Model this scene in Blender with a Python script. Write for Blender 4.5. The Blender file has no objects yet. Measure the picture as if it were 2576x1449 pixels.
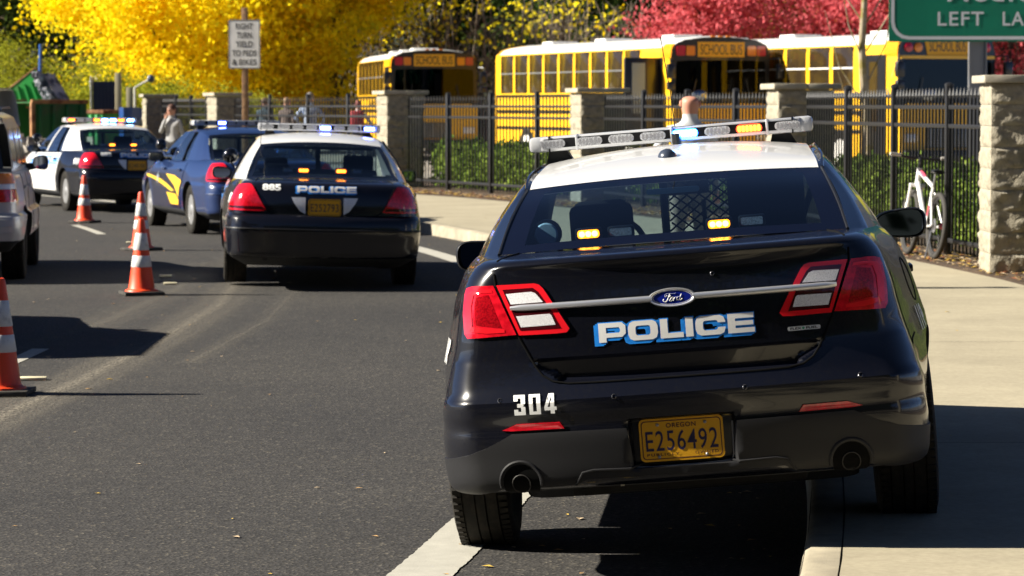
import bpy, bmesh, math, random
import numpy as np
from mathutils import Vector, Matrix
from mathutils.geometry import tessellate_polygon
C = bpy.context.scene.collection
sc = bpy.context.scene
R = math.radians
rnd = random.Random(7)

# ------------------------------------------------------------------ camera
cd = bpy.data.cameras.new('camera')
cam = bpy.data.objects.new('camera', cd)
C.objects.link(cam)
sc.camera = cam
cam.location = (0, 0, 1.75)
cam.rotation_euler = (R(90) - math.atan(458.5 / 7430), 0, 0)
cd.sensor_width = 36
cd.lens = 7430 / 2576 * 36
cd.clip_start = 0.3
cd.clip_end = 3000
cd.dof.use_dof = True
cd.dof.focus_distance = 12.2
cd.dof.aperture_fstop = 8.0

# ------------------------------------------------------------------ light
SUN_EL = 30.5
SUN_AZ = math.atan2(-1.2, -0.03)            # direction towards the sun, measured from +Y towards +X
w = bpy.data.worlds.new("World")
sc.world = w
w.use_nodes = True
nt = w.node_tree
bg = nt.nodes['Background']
sky = nt.nodes.new('ShaderNodeTexSky')
sky.sky_type = 'NISHITA'
sky.sun_disc = False
sky.sun_elevation = R(SUN_EL)
sky.sun_rotation = SUN_AZ
sky.air_density = 0.25
sky.dust_density = 0.2
sky.ozone_density = 3.0
nt.links.new(sky.outputs[0], bg.inputs[0])
bg.inputs[1].default_value = 0.05
sd = bpy.data.lights.new('sun', 'SUN')
sd.energy = 5.0
sd.angle = R(0.53)
sd.color = (1.0, 0.93, 0.80)
sun = bpy.data.objects.new('sun', sd)
C.objects.link(sun)
sdir = Vector((math.sin(SUN_AZ) * math.cos(R(SUN_EL)), math.cos(SUN_AZ) * math.cos(R(SUN_EL)), math.sin(R(SUN_EL))))
sun.rotation_euler = sdir.to_track_quat('Z', 'Y').to_euler()
sun.location = (-20, 0, 20)
vs = sc.view_settings
vs.view_transform = 'Standard'
vs.look = 'None'
vs.exposure = 1.4
vs.gamma = 1
vs.use_curve_mapping = False
sc.cycles.use_denoising = True
sc.cycles.max_bounces = 8
sc.cycles.transparent_max_bounces = 16
sc.cycles.caustics_reflective = False
sc.cycles.caustics_refractive = False

# ------------------------------------------------------------------ materials
_m = {}
def mat(name, col=(.5, .5, .5), rough=.5, metal=0, coat=0, emit=None, es=0, spec=.5, trans=0, noise=None, bump=None, sheen=0, coord='Object'):
    """noise=(scale, colour2, contrast_lo, contrast_hi, detail); bump=(scale, strength, distance)"""
    if name in _m: return _m[name]
    m = bpy.data.materials.new(name); m.use_nodes = True
    n = m.node_tree; b = n.nodes['Principled BSDF']
    def S(k, v):
        if k in b.inputs: b.inputs[k].default_value = v
    S('Base Color', (*col, 1)); S('Roughness', rough); S('Metallic', metal); S('Coat Weight', coat); S('Coat Roughness', .03)
    S('Specular IOR Level', spec); S('Transmission Weight', trans)
    if emit: S('Emission Color', (*emit, 1)); S('Emission Strength', es)
    tc = None
    if noise or bump:
        tc = n.nodes.new('ShaderNodeTexCoord')
    if noise:
        t = n.nodes.new('ShaderNodeTexNoise'); t.inputs['Scale'].default_value = noise[0]; t.inputs['Detail'].default_value = noise[4] if len(noise) > 4 else 3
        n.links.new(tc.outputs[coord], t.inputs['Vector'])
        r = n.nodes.new('ShaderNodeMapRange'); r.inputs[1].default_value = noise[2]; r.inputs[2].default_value = noise[3]
        n.links.new(t.outputs['Fac'], r.inputs[0])
        x = n.nodes.new('ShaderNodeMix'); x.data_type = 'RGBA'
        x.inputs[6].default_value = (*col, 1); x.inputs[7].default_value = (*noise[1], 1)
        n.links.new(r.outputs[0], x.inputs[0]); n.links.new(x.outputs[2], b.inputs['Base Color'])
    if bump:
        t = n.nodes.new('ShaderNodeTexNoise'); t.inputs['Scale'].default_value = bump[0]; t.inputs['Detail'].default_value = 4
        n.links.new(tc.outputs[coord], t.inputs['Vector'])
        k = n.nodes.new('ShaderNodeBump'); k.inputs['Strength'].default_value = bump[1]; k.inputs['Distance'].default_value = bump[2]
        n.links.new(t.outputs['Fac'], k.inputs['Height']); n.links.new(k.outputs[0], b.inputs['Normal'])
    _m[name] = m
    return m

def stain(m, scale, lo, hi, a=.35, b=.7, stretch=(1, 1, 1)):
    """blotchy large-scale variation multiplied into the base colour"""
    n = m.node_tree; bs = n.nodes['Principled BSDF']; src = bs.inputs['Base Color'].links[0].from_socket
    tc = n.nodes.new('ShaderNodeTexCoord'); mp = n.nodes.new('ShaderNodeMapping'); mp.inputs['Scale'].default_value = stretch; t = n.nodes.new('ShaderNodeTexNoise'); t.inputs['Scale'].default_value = scale; t.inputs['Detail'].default_value = 7; t.inputs['Roughness'].default_value = .65
    n.links.new(tc.outputs['Object'], mp.inputs[0]); n.links.new(mp.outputs[0], t.inputs['Vector']); r = n.nodes.new('ShaderNodeMapRange'); r.inputs[1].default_value = a; r.inputs[2].default_value = b; r.inputs[3].default_value = lo; r.inputs[4].default_value = hi; n.links.new(t.outputs['Fac'], r.inputs[0])
    x = n.nodes.new('ShaderNodeMix'); x.data_type = 'RGBA'; x.blend_type = 'MULTIPLY'; x.inputs[0].default_value = 1; n.links.new(src, x.inputs[6]); n.links.new(r.outputs[0], x.inputs[7]); n.links.new(x.outputs[2], bs.inputs['Base Color'])
    return m

def glass_mat(name, tint, refl=1.0, base=.05):
    if name in _m: return _m[name]
    m = bpy.data.materials.new(name); m.use_nodes = True
    n = m.node_tree; n.nodes.clear()
    o = n.nodes.new('ShaderNodeOutputMaterial'); t = n.nodes.new('ShaderNodeBsdfTransparent'); g = n.nodes.new('ShaderNodeBsdfGlossy')
    lw = n.nodes.new('ShaderNodeLayerWeight'); lw.inputs[0].default_value = .5; pw_ = n.nodes.new('ShaderNodeMath'); pw_.operation = 'POWER'; pw_.inputs[1].default_value = 5; n.links.new(lw.outputs['Facing'], pw_.inputs[0])
    f = n.nodes.new('ShaderNodeMath'); f.operation = 'MULTIPLY_ADD'; f.inputs[1].default_value = 1 - base; f.inputs[2].default_value = base; n.links.new(pw_.outputs[0], f.inputs[0])
    x = n.nodes.new('ShaderNodeMixShader'); t.inputs[0].default_value = (*tint, 1); g.inputs['Roughness'].default_value = .01
    g.inputs[0].default_value = (refl, refl, refl, 1)
    n.links.new(f.outputs[0], x.inputs[0]); n.links.new(t.outputs[0], x.inputs[1]); n.links.new(g.outputs[0], x.inputs[2]); n.links.new(x.outputs[0], o.inputs[0])
    _m[name] = m
    return m

def leaf_mat(name, cols, trans=.45, scale=1.3):
    """leaf colour varies from clump to clump in object space"""
    if name in _m: return _m[name]
    m = bpy.data.materials.new(name); m.use_nodes = True
    n = m.node_tree; n.nodes.clear()
    o = n.nodes.new('ShaderNodeOutputMaterial'); d = n.nodes.new('ShaderNodeBsdfDiffuse'); t = n.nodes.new('ShaderNodeBsdfTranslucent')
    x = n.nodes.new('ShaderNodeMixShader'); x.inputs[0].default_value = trans
    tc = n.nodes.new('ShaderNodeTexCoord'); z = n.nodes.new('ShaderNodeTexNoise'); z.inputs['Scale'].default_value = scale; z.inputs['Detail'].default_value = 6; z.inputs['Roughness'].default_value = .7
    n.links.new(tc.outputs['Object'], z.inputs['Vector'])
    r = n.nodes.new('ShaderNodeValToRGB'); e = r.color_ramp.elements
    lo, hi = .34, .66
    e[0].position = lo; e[0].color = (*cols[0], 1); e[1].position = hi; e[1].color = (*cols[-1], 1)
    for i, c in enumerate(cols[1:-1]):
        q = e.new(lo + (hi - lo) * (i + 1) / (len(cols) - 1)); q.color = (*c, 1)
    n.links.new(z.outputs['Fac'], r.inputs[0])
    for s in (d, t): n.links.new(r.outputs[0], s.inputs[0])
    n.links.new(d.outputs[0], x.inputs[1]); n.links.new(t.outputs[0], x.inputs[2]); n.links.new(x.outputs[0], o.inputs[0])
    _m[name] = m
    return m

# ------------------------------------------------------------------ mesh helpers
class MB:
    def __init__(s): s.v = []; s.f = []; s.mi = []
    def add(s, vs_, fs, mi=0):
        k = len(s.v); s.v += [tuple(p) for p in vs_]; s.f += [tuple(i + k for i in f) for f in fs]; s.mi += [mi] * len(fs)
        return s
    def box(s, c, d, rz=0, mi=0, M=None, bev=0):
        x, y, z = (q / 2 for q in d)
        if bev > 0:
            b = min(bev, x * .49, y * .49, z * .49); vs_ = []; fs = []
            bm = bmesh.new(); bmesh.ops.create_cube(bm, size=1)
            for q in bm.verts: q.co = Vector((q.co.x * d[0], q.co.y * d[1], q.co.z * d[2]))
            bmesh.ops.bevel(bm, geom=bm.edges[:], offset=b, segments=2, affect='EDGES', profile=.5)
            bm.verts.index_update(); vs_ = [q.co.copy() for q in bm.verts]; fs = [[q.index for q in f.verts] for f in bm.faces]; bm.free()
        else:
            vs_ = [Vector((a, b, e)) for a in (-x, x) for b in (-y, y) for e in (-z, z)]
            fs = [(0, 1, 3, 2), (4, 6, 7, 5), (0, 4, 5, 1), (2, 3, 7, 6), (0, 2, 6, 4), (1, 5, 7, 3)]
        T = Matrix.Translation(Vector(c)) @ (M if M is not None else Matrix.Rotation(rz, 4, 'Z'))
        return s.add([T @ q for q in vs_], fs, mi)
    def tube(s, path, r, n=8, mi=0, cap=True, flat=1):
        path = [Vector(p) for p in path]; m = len(path); rs = r if isinstance(r, (list, tuple)) else [r] * m
        vs_ = []; fs = []; up = None
        for i, p in enumerate(path):
            t = (path[min(i + 1, m - 1)] - path[max(i - 1, 0)])
            if t.length < 1e-9: t = Vector((0, 0, 1))
            t.normalize()
            if up is None:
                up = Vector((0, 0, 1)) if abs(t.z) < .9 else Vector((0, 1, 0))
            a = t.cross(up)
            if a.length < 1e-6: a = t.cross(Vector((1, 0, 0)))
            a.normalize(); b = a.cross(t).normalized(); up = b
            for k in range(n):
                an = 2 * math.pi * k / n
                vs_.append(p + a * math.cos(an) * rs[i] + b * math.sin(an) * rs[i] * flat)
        for i in range(m - 1):
            for k in range(n): fs.append((i * n + k, i * n + (k + 1) % n, (i + 1) * n + (k + 1) % n, (i + 1) * n + k))
        if cap: fs.append(tuple(range(n))[::-1]); fs.append(tuple((m - 1) * n + k for k in range(n)))
        return s.add(vs_, fs, mi)
    def lathe(s, prof, n=24, c=(0, 0, 0), M=None, mi=0, sx=1, sy=1):
        """prof = [(r, z)...] about local Z"""
        vs_ = []; fs = []; T = Matrix.Translation(Vector(c)) @ (M if M is not None else Matrix.Identity(4))
        for r, z in prof:
            for k in range(n):
                a = 2 * math.pi * k / n; vs_.append(T @ Vector((r * math.cos(a) * sx, r * math.sin(a) * sy, z)))
        for i in range(len(prof) - 1):
            for k in range(n): fs.append((i * n + k, i * n + (k + 1) % n, (i + 1) * n + (k + 1) % n, (i + 1) * n + k))
        fs.append(tuple(range(n))[::-1]); fs.append(tuple((len(prof) - 1) * n + k for k in range(n)))
        return s.add(vs_, fs, mi)
    def ball(s, c, r, n=12, sc_=(1, 1, 1), M=None, mi=0):
        prof = [(max(1e-4, r * math.sin(math.pi * i / (n // 2 + 2))), -r * math.cos(math.pi * i / (n // 2 + 2))) for i in range(n // 2 + 3)]
        T = Matrix.Translation(Vector(c)) @ (M if M is not None else Matrix.Identity(4)) @ Matrix.Diagonal((*sc_, 1))
        q = MB().lathe(prof, n)
        return s.add([T @ Vector(p) for p in q.v], q.f, mi)
    def prism(s, poly, y0, y1, T=None, mi=0):
        """poly in local XZ, extruded along Y"""
        n = len(poly); T = T or Matrix.Identity(4)
        vs_ = [T @ Vector((p[0], y0, p[1])) for p in poly] + [T @ Vector((p[0], y1, p[1])) for p in poly]
        fs = [(i, (i + 1) % n, n + (i + 1) % n, n + i) for i in range(n)]
        tri = tessellate_polygon([[Vector((p[0], p[1], 0)) for p in poly]])
        fs += [tuple(t) for t in tri] + [tuple(n + k for k in t[::-1]) for t in tri]
        return s.add(vs_, fs, mi)
    def grid(s, P, mi=0, closeu=False):
        """P = rows of points"""
        a = len(P); b = len(P[0]); vs_ = [p for r in P for p in r]; fs = []
        for i in range(a - 1):
            for j in range(b - (0 if closeu else 1)):
                fs.append((i * b + j, i * b + (j + 1) % b, (i + 1) * b + (j + 1) % b, (i + 1) * b + j))
        return s.add(vs_, fs, mi)
    def build(s, name, mats, parent=None, smooth=35, label=None, fixn=True):
        me = bpy.data.meshes.new(name); me.from_pydata([tuple(p) for p in s.v], [], s.f)
        if not isinstance(mats, (list, tuple)): mats = [mats]
        for m in mats: me.materials.append(m)
        if len(mats) > 1: me.polygons.foreach_set('material_index', s.mi)
        if fixn:
            bm = bmesh.new(); bm.from_mesh(me); bmesh.ops.recalc_face_normals(bm, faces=bm.faces[:]); bm.to_mesh(me); bm.free()
        return link(name, me, parent, smooth, label)

def link(name, me, parent=None, smooth=35, label=None):
    if smooth:
        me.polygons.foreach_set('use_smooth', [True] * len(me.polygons)); me.set_sharp_from_angle(angle=R(smooth))
    me.update()
    o = bpy.data.objects.new(name, me); C.objects.link(o)
    if parent: o.parent = parent
    if label: o['label'] = label
    return o

def thing(name, label, cat, loc=(0, 0, 0), rz=0, group=None, kind=None, rot=None):
    o = bpy.data.objects.new(name, None); C.objects.link(o); o.location = loc
    o.rotation_euler = rot if rot else (0, 0, rz); o.empty_display_size = .2
    return tag(o, label, cat, group, kind)
def tag(o, label=None, cat=None, group=None, kind=None):
    if label: o['label'] = label
    if cat: o['category'] = cat
    if group: o['group'] = group
    if kind: o['kind'] = kind
    return o
def dup(root, loc=None, rz=None, label=None):
    r = root.copy(); C.objects.link(r)
    if loc is not None: r.location = loc
    if rz is not None: r.rotation_euler = (0, 0, rz)
    if label: r['label'] = label
    for ch in list(root.children):
        c = ch.copy(); C.objects.link(c); c.parent = r
        for g in ch.children:
            d = g.copy(); C.objects.link(d); d.parent = c
    return r

def text2d(body, size=1, bold=0, sx=1, spacing=1, align='CENTER'):
    """flat text as (verts2d, faces), centred on its own box, height of capitals about size"""
    cu = bpy.data.curves.new('t', 'FONT'); cu.body = body; cu.size = 1; cu.offset = bold; cu.space_character = spacing; cu.resolution_u = 4
    o = bpy.data.objects.new('t', cu)
    me = bpy.data.meshes.new_from_object(o)
    v = np.array([p.co[:2] for p in me.vertices]).reshape(-1, 2); f = [tuple(p.vertices) for p in me.polygons]
    bpy.data.objects.remove(o); bpy.data.meshes.remove(me); bpy.data.curves.remove(cu)
    lo = v.min(0); hi = v.max(0); v = v - (lo + hi) / 2
    v = v / (hi[1] - lo[1]) * size
    v[:, 0] *= sx
    return v, f

def fitw(v, width):
    v = v.copy(); v[:, 0] *= width / (v[:, 0].max() - v[:, 0].min()); return v

def flat_text(name, body, size, fn, m, parent, bold=0, width=None, spacing=1):
    """text whose 2-D points go through fn(x, y) -> 3-D"""
    v, f = text2d(body, size, bold, spacing=spacing)
    if width: v = fitw(v, width)
    return MB().add([fn(x, y) for x, y in v], f).build(name, m, parent, smooth=0)

def refine2d(polys, step):
    """list of loops (each a closed 2-D polygon) -> vertices, faces cut on a grid"""
    bm = bmesh.new()
    for lp in polys:
        tri = tessellate_polygon([[Vector((p[0], p[1], 0)) for p in lp]])
        vs_ = [bm.verts.new((p[0], p[1], 0)) for p in lp]
        for t in tri:
            try: bm.faces.new([vs_[i] for i in t])
            except ValueError: pass
    return _cut(bm, step)
def _cut(bm, step):
    xs = [q.co.x for q in bm.verts]; ys = [q.co.y for q in bm.verts]
    for ax, lo, hi in ((0, min(xs), max(xs)), (1, min(ys), max(ys))):
        k = math.ceil(lo / step) * step
        while k < hi:
            co = Vector((k, 0, 0)) if ax == 0 else Vector((0, k, 0)); no = Vector((1, 0, 0)) if ax == 0 else Vector((0, 1, 0))
            bmesh.ops.bisect_plane(bm, geom=bm.verts[:] + bm.edges[:] + bm.faces[:], plane_co=co, plane_no=no); k += step
    bmesh.ops.remove_doubles(bm, verts=bm.verts[:], dist=1e-5)
    bm.verts.index_update(); v = [(q.co.x, q.co.y) for q in bm.verts]; f = [tuple(q.index for q in g.verts) for g in bm.faces]; bm.free()
    return v, f

def rrect(w_, h_, r, c=(0, 0), n=4):
    p = []
    for sx, sy, a0 in ((1, 1, 0), (-1, 1, 90), (-1, -1, 180), (1, -1, 270)):
        for k in range(n + 1):
            a = R(a0 + 90 * k / n); p.append((c[0] + sx * (w_ / 2 - r) + r * math.cos(a), c[1] + sy * (h_ / 2 - r) + r * math.sin(a)))
    return p
def lerp(a, b, t): return a + (b - a) * t
def pw(x, pts):
    """piecewise linear"""
    return float(np.interp(x, [p[0] for p in pts], [p[1] for p in pts]))
def smooth01(t): t = min(1, max(0, t)); return t * t * (3 - 2 * t)
def mono(x, X, Y):
    """monotone cubic interpolation of the rows Y at x"""
    i = int(np.clip(np.searchsorted(X, x) - 1, 0, len(X) - 2)); h = X[i + 1] - X[i]; t = (x - X[i]) / h
    d = (Y[1:] - Y[:-1]) / (X[1:] - X[:-1])[:, None]
    def m(k):
        if k == 0: return d[0]
        if k == len(X) - 1: return d[-1]
        a, b = d[k - 1], d[k]; return np.where(a * b > 0, 2 * a * b / (a + b + 1e-12 * np.sign(a + b) + 1e-15), 0)
    return (2*t**3-3*t*t+1)*Y[i] + (t**3-2*t*t+t)*h*m(i) + (-2*t**3+3*t*t)*Y[i+1] + (t**3-t*t)*h*m(i+1)
# ------------------------------------------------------------------ vehicle shells
class Shell:
    """closed lower body: stacked plan outlines.  keys: q z W tr R bow rc F tf  (u = across, v = forward, z = up)"""
    def __init__(s, keys, zb, kz, inset=None, bulge=None):
        s.K = np.array(keys, float); s.X = s.K[:, 0]; s.Y = s.K[:, 1:]; s.zb = zb; s.kz = kz; s.inset = inset; s.bulge = bulge; s.c = {}; s.zdark = s.Y[2][0] + .018
    def pars(s, q):
        k = round(q, 5)
        if k not in s.c: s.c[k] = mono(min(max(q, s.X[0]), s.X[-1]), s.X, s.Y)
        return s.c[k]
    def hw(s, v, q):
        z, W, tr, Rv, bow, rc, F, tf = s.pars(q)
        v2 = Rv + bow + rc * 1.4; v3 = F - .12 - .35
        k = 1 - (1 - tr) * (1 - smooth01((v - v2) / 1.1)) - (1 - tf) * smooth01((v - (v3 - 1.0)) / 1.0)
        u = W * k
        if s.bulge: u += s.bulge(v, z)
        return u
    def lens(s, q):
        z, W, tr, Rv, bow, rc, F, tf = s.pars(q)
        Wr = W * tr; u1 = Wr - rc; L = 1.57 * 1.2 * rc; v2 = Rv + bow + rc * 1.4; v3 = F - .47
        return u1, L, v2, v3
    def P(s, t, q, off=0):
        if off:
            e = .004; p = s.P(t, q); a = s.P(t + e, q) - s.P(t - e, q); q0 = max(q - e, s.X[0]); q1 = min(q + e, s.X[-1])
            b = s.P(t, q1) - s.P(t, q0); n = a.cross(b)
            if n.length < 1e-12: n = Vector((0, 0, 1))
            n.normalize(); c = Vector((0, 2.4, .6))
            if n.dot(p - c) < 0: n = -n
            return p + n * off
        z, W, tr, Rv, bow, rc, F, tf = s.pars(q); u1, L, v2, v3 = s.lens(q); Wr = W * tr; a = abs(t); sg = 1 if t >= 0 else -1
        if a <= u1: u = a; v = Rv + bow * (a / Wr) ** 2.4
        elif a <= u1 + L:
            ph = (a - u1) / L * math.pi / 2; u = u1 + rc * math.sin(ph); v = Rv + bow * (u / Wr) ** 2.4 + rc * 1.4 * (1 - math.cos(ph))
        elif a <= u1 + L + (v3 - v2): v = v2 + a - u1 - L; u = s.hw(v, q)
        else:
            Wf = W * tf; b = a - (u1 + L + v3 - v2); Lf = .45
            if b <= Lf:
                ph = b / Lf * math.pi / 2; u = Wf - .28 * (1 - math.cos(ph)); v = v3 + .30 * math.sin(ph)
            else:
                k = min(1, (b - Lf) / (Wf - .28)); u = (Wf - .28) * (1 - k); v = v3 + .30 + .17 * (1 - (1 - k) ** 2.4)
        if s.inset and v < 1: v += s.inset(u, z)
        if z > s.zb: z = s.zb + (z - s.zb) * s.kz(v)
        return Vector((u * sg, v, z))
    def S(s, side, v, q, off=0):
        """point on the flank at length v"""
        u1, L, v2, v3 = s.lens(q); return s.P(side * (u1 + L + v - v2), q, off)
    def ts(s, q, n1, n2, n3):
        u1, L, v2, v3 = s.lens(q); Wf = s.pars(q)[1] * s.pars(q)[6]
        a = [u1 * i / n1 for i in range(n1)] + [u1 + L * i / n2 for i in range(n2)] + [u1 + L + (v3 - v2) * i / n3 for i in range(n3)]
        b = u1 + L + v3 - v2; a += [b + .45 * i / 6 for i in range(6)] + [b + .45 + (Wf - .28) * i / 6 for i in range(7)]
        return a
    def mesh(s, qs, n1=26, n2=10, n3=60, axles=(1.13, 4.0), rw=.385, depth=.34, m=None, dark=None):
        rows = []
        for q in qs:
            a = s.ts(q, n1, n2, n3); rt = [s.P(t, q) for t in a]; lf = [Vector((-p.x, p.y, p.z)) for p in rt[1:-1]][::-1]
            rows.append(rt + lf)
        mb = MB().grid(rows, closeu=True); n = len(rows[0])
        mb.f.append(tuple(range(n))); mb.mi.append(1); k = (len(rows) - 1) * n; mb.f.append(tuple(k + i for i in range(n))[::-1]); mb.mi.append(1)
        nf = len(mb.f); zl = [sum(mb.v[i][2] for i in g) / len(g) for g in mb.f]; mb.mi = [1 if z_ < s.zdark else k_ for z_, k_ in zip(zl, mb.mi)]  # lowest faces get the dark material to paint in the underside shade
        b = mb.build('body', [m, dark], smooth=None)
        cut = MB()
        for v in axles:
            for sg in (-1, 1):
                cut.lathe([(rw, -.3), (rw, .3)], 40, (sg * (s.K[:, 2].max() - depth + .32), v, .35), Matrix.Rotation(R(90), 4, 'Y'))
        c = cut.build('cut', [dark], smooth=None)
        mod = b.modifiers.new('b', 'BOOLEAN'); mod.operation = 'DIFFERENCE'; mod.object = c; mod.solver = 'EXACT'; mod.material_mode = 'TRANSFER'
        bpy.context.view_layer.update(); dg = bpy.context.evaluated_depsgraph_get()
        me = bpy.data.meshes.new_from_object(b.evaluated_get(dg)); bpy.data.objects.remove(b); bpy.data.objects.remove(c)
        me.name = 'body'
        return me

def patch(sh, name, polys, off, m, parent, step=.035, smooth=40, mode='P', side=1, thick=0, label=None):
    """conformal shell over the body: polys in (t, q); mode 'S' uses (v, q) on one flank"""
    if isinstance(polys, tuple): v2, f = polys
    else: v2, f = refine2d(polys, step)
    fn = (lambda a, b: sh.P(a, b, off)) if mode == 'P' else (lambda a, b: sh.S(side, a, b, off))
    mb = MB().add([fn(a, b) for a, b in v2], f)
    if thick:
        # rim going down to the body so that the piece has an edge
        from collections import Counter
        e = Counter(); 
        for g in f:
            for i in range(len(g)): e[frozenset((g[i], g[(i + 1) % len(g)]))] += 1
        fi = (lambda a, b: sh.P(a, b, off - thick)) if mode == 'P' else (lambda a, b: sh.S(side, a, b, off - thick))
        bd = [tuple(k) for k, c in e.items() if c == 1]; idx = {}
        for a, b in bd:
            for q in (a, b):
                if q not in idx: idx[q] = len(mb.v); mb.v.append(tuple(fi(*v2[q])))
        for a, b in bd: mb.f.append((a, b, idx[b], idx[a])); mb.mi.append(0)
    return mb.build(name, m, parent, smooth=smooth, label=label)

def seam(sh, name, path, wdt, off, m, parent, mode='P', side=1, step=.04):
    """thin gap line along a 2-D path on the body"""
    pts = []
    for i in range(len(path) - 1):
        a, b = Vector(path[i]), Vector(path[i + 1]); n = max(1, int((b - a).length / step))
        for k in range(n): pts.append(a.lerp(b, k / n))
    pts.append(Vector(path[-1])); fn = (lambda a, b: sh.P(a, b, off)) if mode == 'P' else (lambda a, b: sh.S(side, a, b, off))
    return MB().tube([fn(*p) for p in pts], wdt / 2, 6, flat=1).build(name, m, parent)

def ribbon(tab, nu=20, nv=16):
    """rows (x, vc, zc, ve, ze): surface symmetric about the centre line"""
    T = np.array(tab, float); X = np.linspace(0, 1, len(T)); rows = []
    for i in range(nv + 1):
        x, vc, zc, ve, ze = mono(i / nv, X, T); r = []
        for j in range(-nu, nu + 1):
            k = j / nu; a = abs(k) ** 2.2; r.append(Vector((x * k, vc + (ve - vc) * a, zc + (ze - zc) * a)))
        rows.append(r)
    return rows
def strip(lo, up, n=10, bulge=.03, side=1, sub=4):
    """skin between a lower and an upper poly-line, swelling outwards"""
    rows = []; L = []; U = []
    for i in range(len(lo) - 1):
        for k in range(sub):
            L.append(Vector(lo[i]).lerp(Vector(lo[i + 1]), k / sub)); U.append(Vector(up[i]).lerp(Vector(up[i + 1]), k / sub))
    L.append(Vector(lo[-1])); U.append(Vector(up[-1]))
    for j in range(n + 1):
        t = j / n; r = []
        for a, b in zip(L, U):
            p = a.lerp(b, t); p += Vector((1, 0, .5)).normalized() * bulge * 4 * t * (1 - t); r.append(Vector((p.x * side, p.y, p.z)))
        rows.append(r)
    return rows

def wheel(parent, x, v, r, wd, rimr, side, tyre, rim, kind='alloy', z=None, steer=0):
    """tyre with tread grooves; the rim is its child"""
    Mx = Matrix.Rotation(R(90), 4, 'Y'); z = r if z is None else z
    h = wd / 2; prof = [(rimr, -h * .80), (rimr + .02, -h * .93), (r - .045, -h), (r - .018, -h * .93), (r - .005, -h * .82)]
    for a, b in ((-.62, -.56), (-.2, -.14), (.14, .2), (.56, .62)):
        prof += [(r, h * (a - .02)), (r, h * a), (r - .009, h * (a + .01)), (r - .009, h * (b - .01)), (r, h * b)]
    prof += [(r - .005, h * .82), (r - .018, h * .93), (r - .045, h), (rimr + .02, h * .93), (rimr, h * .80)]
    mb = MB().lathe(prof, 56, (x, v, z), Mx)
    # shoulder sipes
    for k in range(72):
        a = 2 * math.pi * k / 72
        for sg in (-1, 1):
            c = Vector((x + sg * h * .76, v + (r - .003) * math.cos(a), z + (r - .003) * math.sin(a)))
            mb.box(c, (h * .28, .019, .012), M=Matrix.Rotation(a + math.pi / 2, 4, 'X'))
    t = mb.build('wheel', tyre, parent, smooth=50)
    q = MB(); s = side
    if kind == 'steel':
        pr = [(rimr, s * h * .82), (rimr - .012, s * h * .84), (rimr - .03, s * h * .6), (rimr * .78, s * h * .45), (rimr * .55, s * h * .62), (rimr * .42, s * h * .80), (rimr * .25, s * h * .92), (.002, s * h * .96)]
        q.lathe(pr, 32, (x, v, z), Mx)
        for k in range(8):
            a = R(45 * k); q.ball((x + s * h * .60, v + rimr * .66 * math.cos(a), z + rimr * .66 * math.sin(a)), .018, 8, mi=1)
    else:
        q.lathe([(rimr, s * h * .82), (rimr - .015, s * h * .84), (rimr - .03, s * h * .3), (.01, s * h * .25)], 32, (x, v, z), Mx, mi=1)
        for k in range(5):
            a = R(72 * k + 10); c = Vector((x + s * h * .68, v + rimr * .48 * math.cos(a), z + rimr * .48 * math.sin(a)))
            q.box(c, (.03, rimr * .95, rimr * .26), M=Matrix.Rotation(a, 4, 'X'))
        q.lathe([(.08, s * h * .70), (.06, s * h * .85), (.002, s * h * .87)], 20, (x, v, z), Mx)
    q.build('rim', [rim, mat('wheel_dark', (.01, .01, .011), .6)], t)
    return t

def hand_glyphs():
    """extended block capitals on a 1-high grid"""
    def oct_(x0, x1, y0, y1, c): return [(x0 + c, y0), (x1 - c, y0), (x1 - c * .3, y0 + c * .3), (x1, y0 + c), (x1, y1 - c), (x1 - c * .3, y1 - c * .3), (x1 - c, y1), (x0 + c, y1), (x0 + c * .3, y1 - c * .3), (x0, y1 - c), (x0, y0 + c), (x0 + c * .3, y0 + c * .3)]
    G = {}
    def ringsplit(o, i, side=None):
        # ring between outer o and inner i as quads
        n = len(o); return [[o[k], o[(k + 1) % n], i[(k + 1) % n], i[k]] for k in range(n) if k not in (side or ())]
    O = (oct_(0, 1.75, 0, 1, .32), oct_(.44, 1.31, .25, .75, .12))
    G['O'] = (ringsplit(*O), 1.75)
    G['C'] = (ringsplit(*O, side=(3,)) + [[(1.31, .62), (1.75, .62), (1.75, .68), (1.31, .63)], [(1.31, .37), (1.75, .32), (1.75, .38), (1.31, .38)]], 1.75)
    G['L'] = ([[(0, 0), (.44, 0), (.44, 1), (0, 1)], [(.44, 0), (1.35, 0), (1.35, .26), (.44, .26)]], 1.35)
    G['I'] = ([[(0, 0), (.44, 0), (.44, 1), (0, 1)]], .44)
    G['E'] = ([[(0, 0), (.44, 0), (.44, 1), (0, 1)], [(.44, 0), (1.55, 0), (1.55, .25), (.44, .25)], [(.44, .385), (1.48, .385), (1.48, .61), (.44, .61)], [(.44, .75), (1.52, .75), (1.52, 1), (.44, 1)]], 1.55)
    G['P'] = ([[(0, 0), (.44, 0), (.44, 1), (0, 1)], [(.44, .75), (1.2, .75), (1.38, 1), (.44, 1)], [(1.2, .75), (1.27, .66), (1.6, .82), (1.38, 1)], [(1.27, .66), (1.27, .55), (1.6, .42), (1.6, .82)], [(1.27, .55), (1.2, .47), (1.38, .24), (1.6, .42)], [(.44, .24), (1.38, .24), (1.2, .47), (.44, .47)]], 1.6)
    return G
GL = hand_glyphs()
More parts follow.
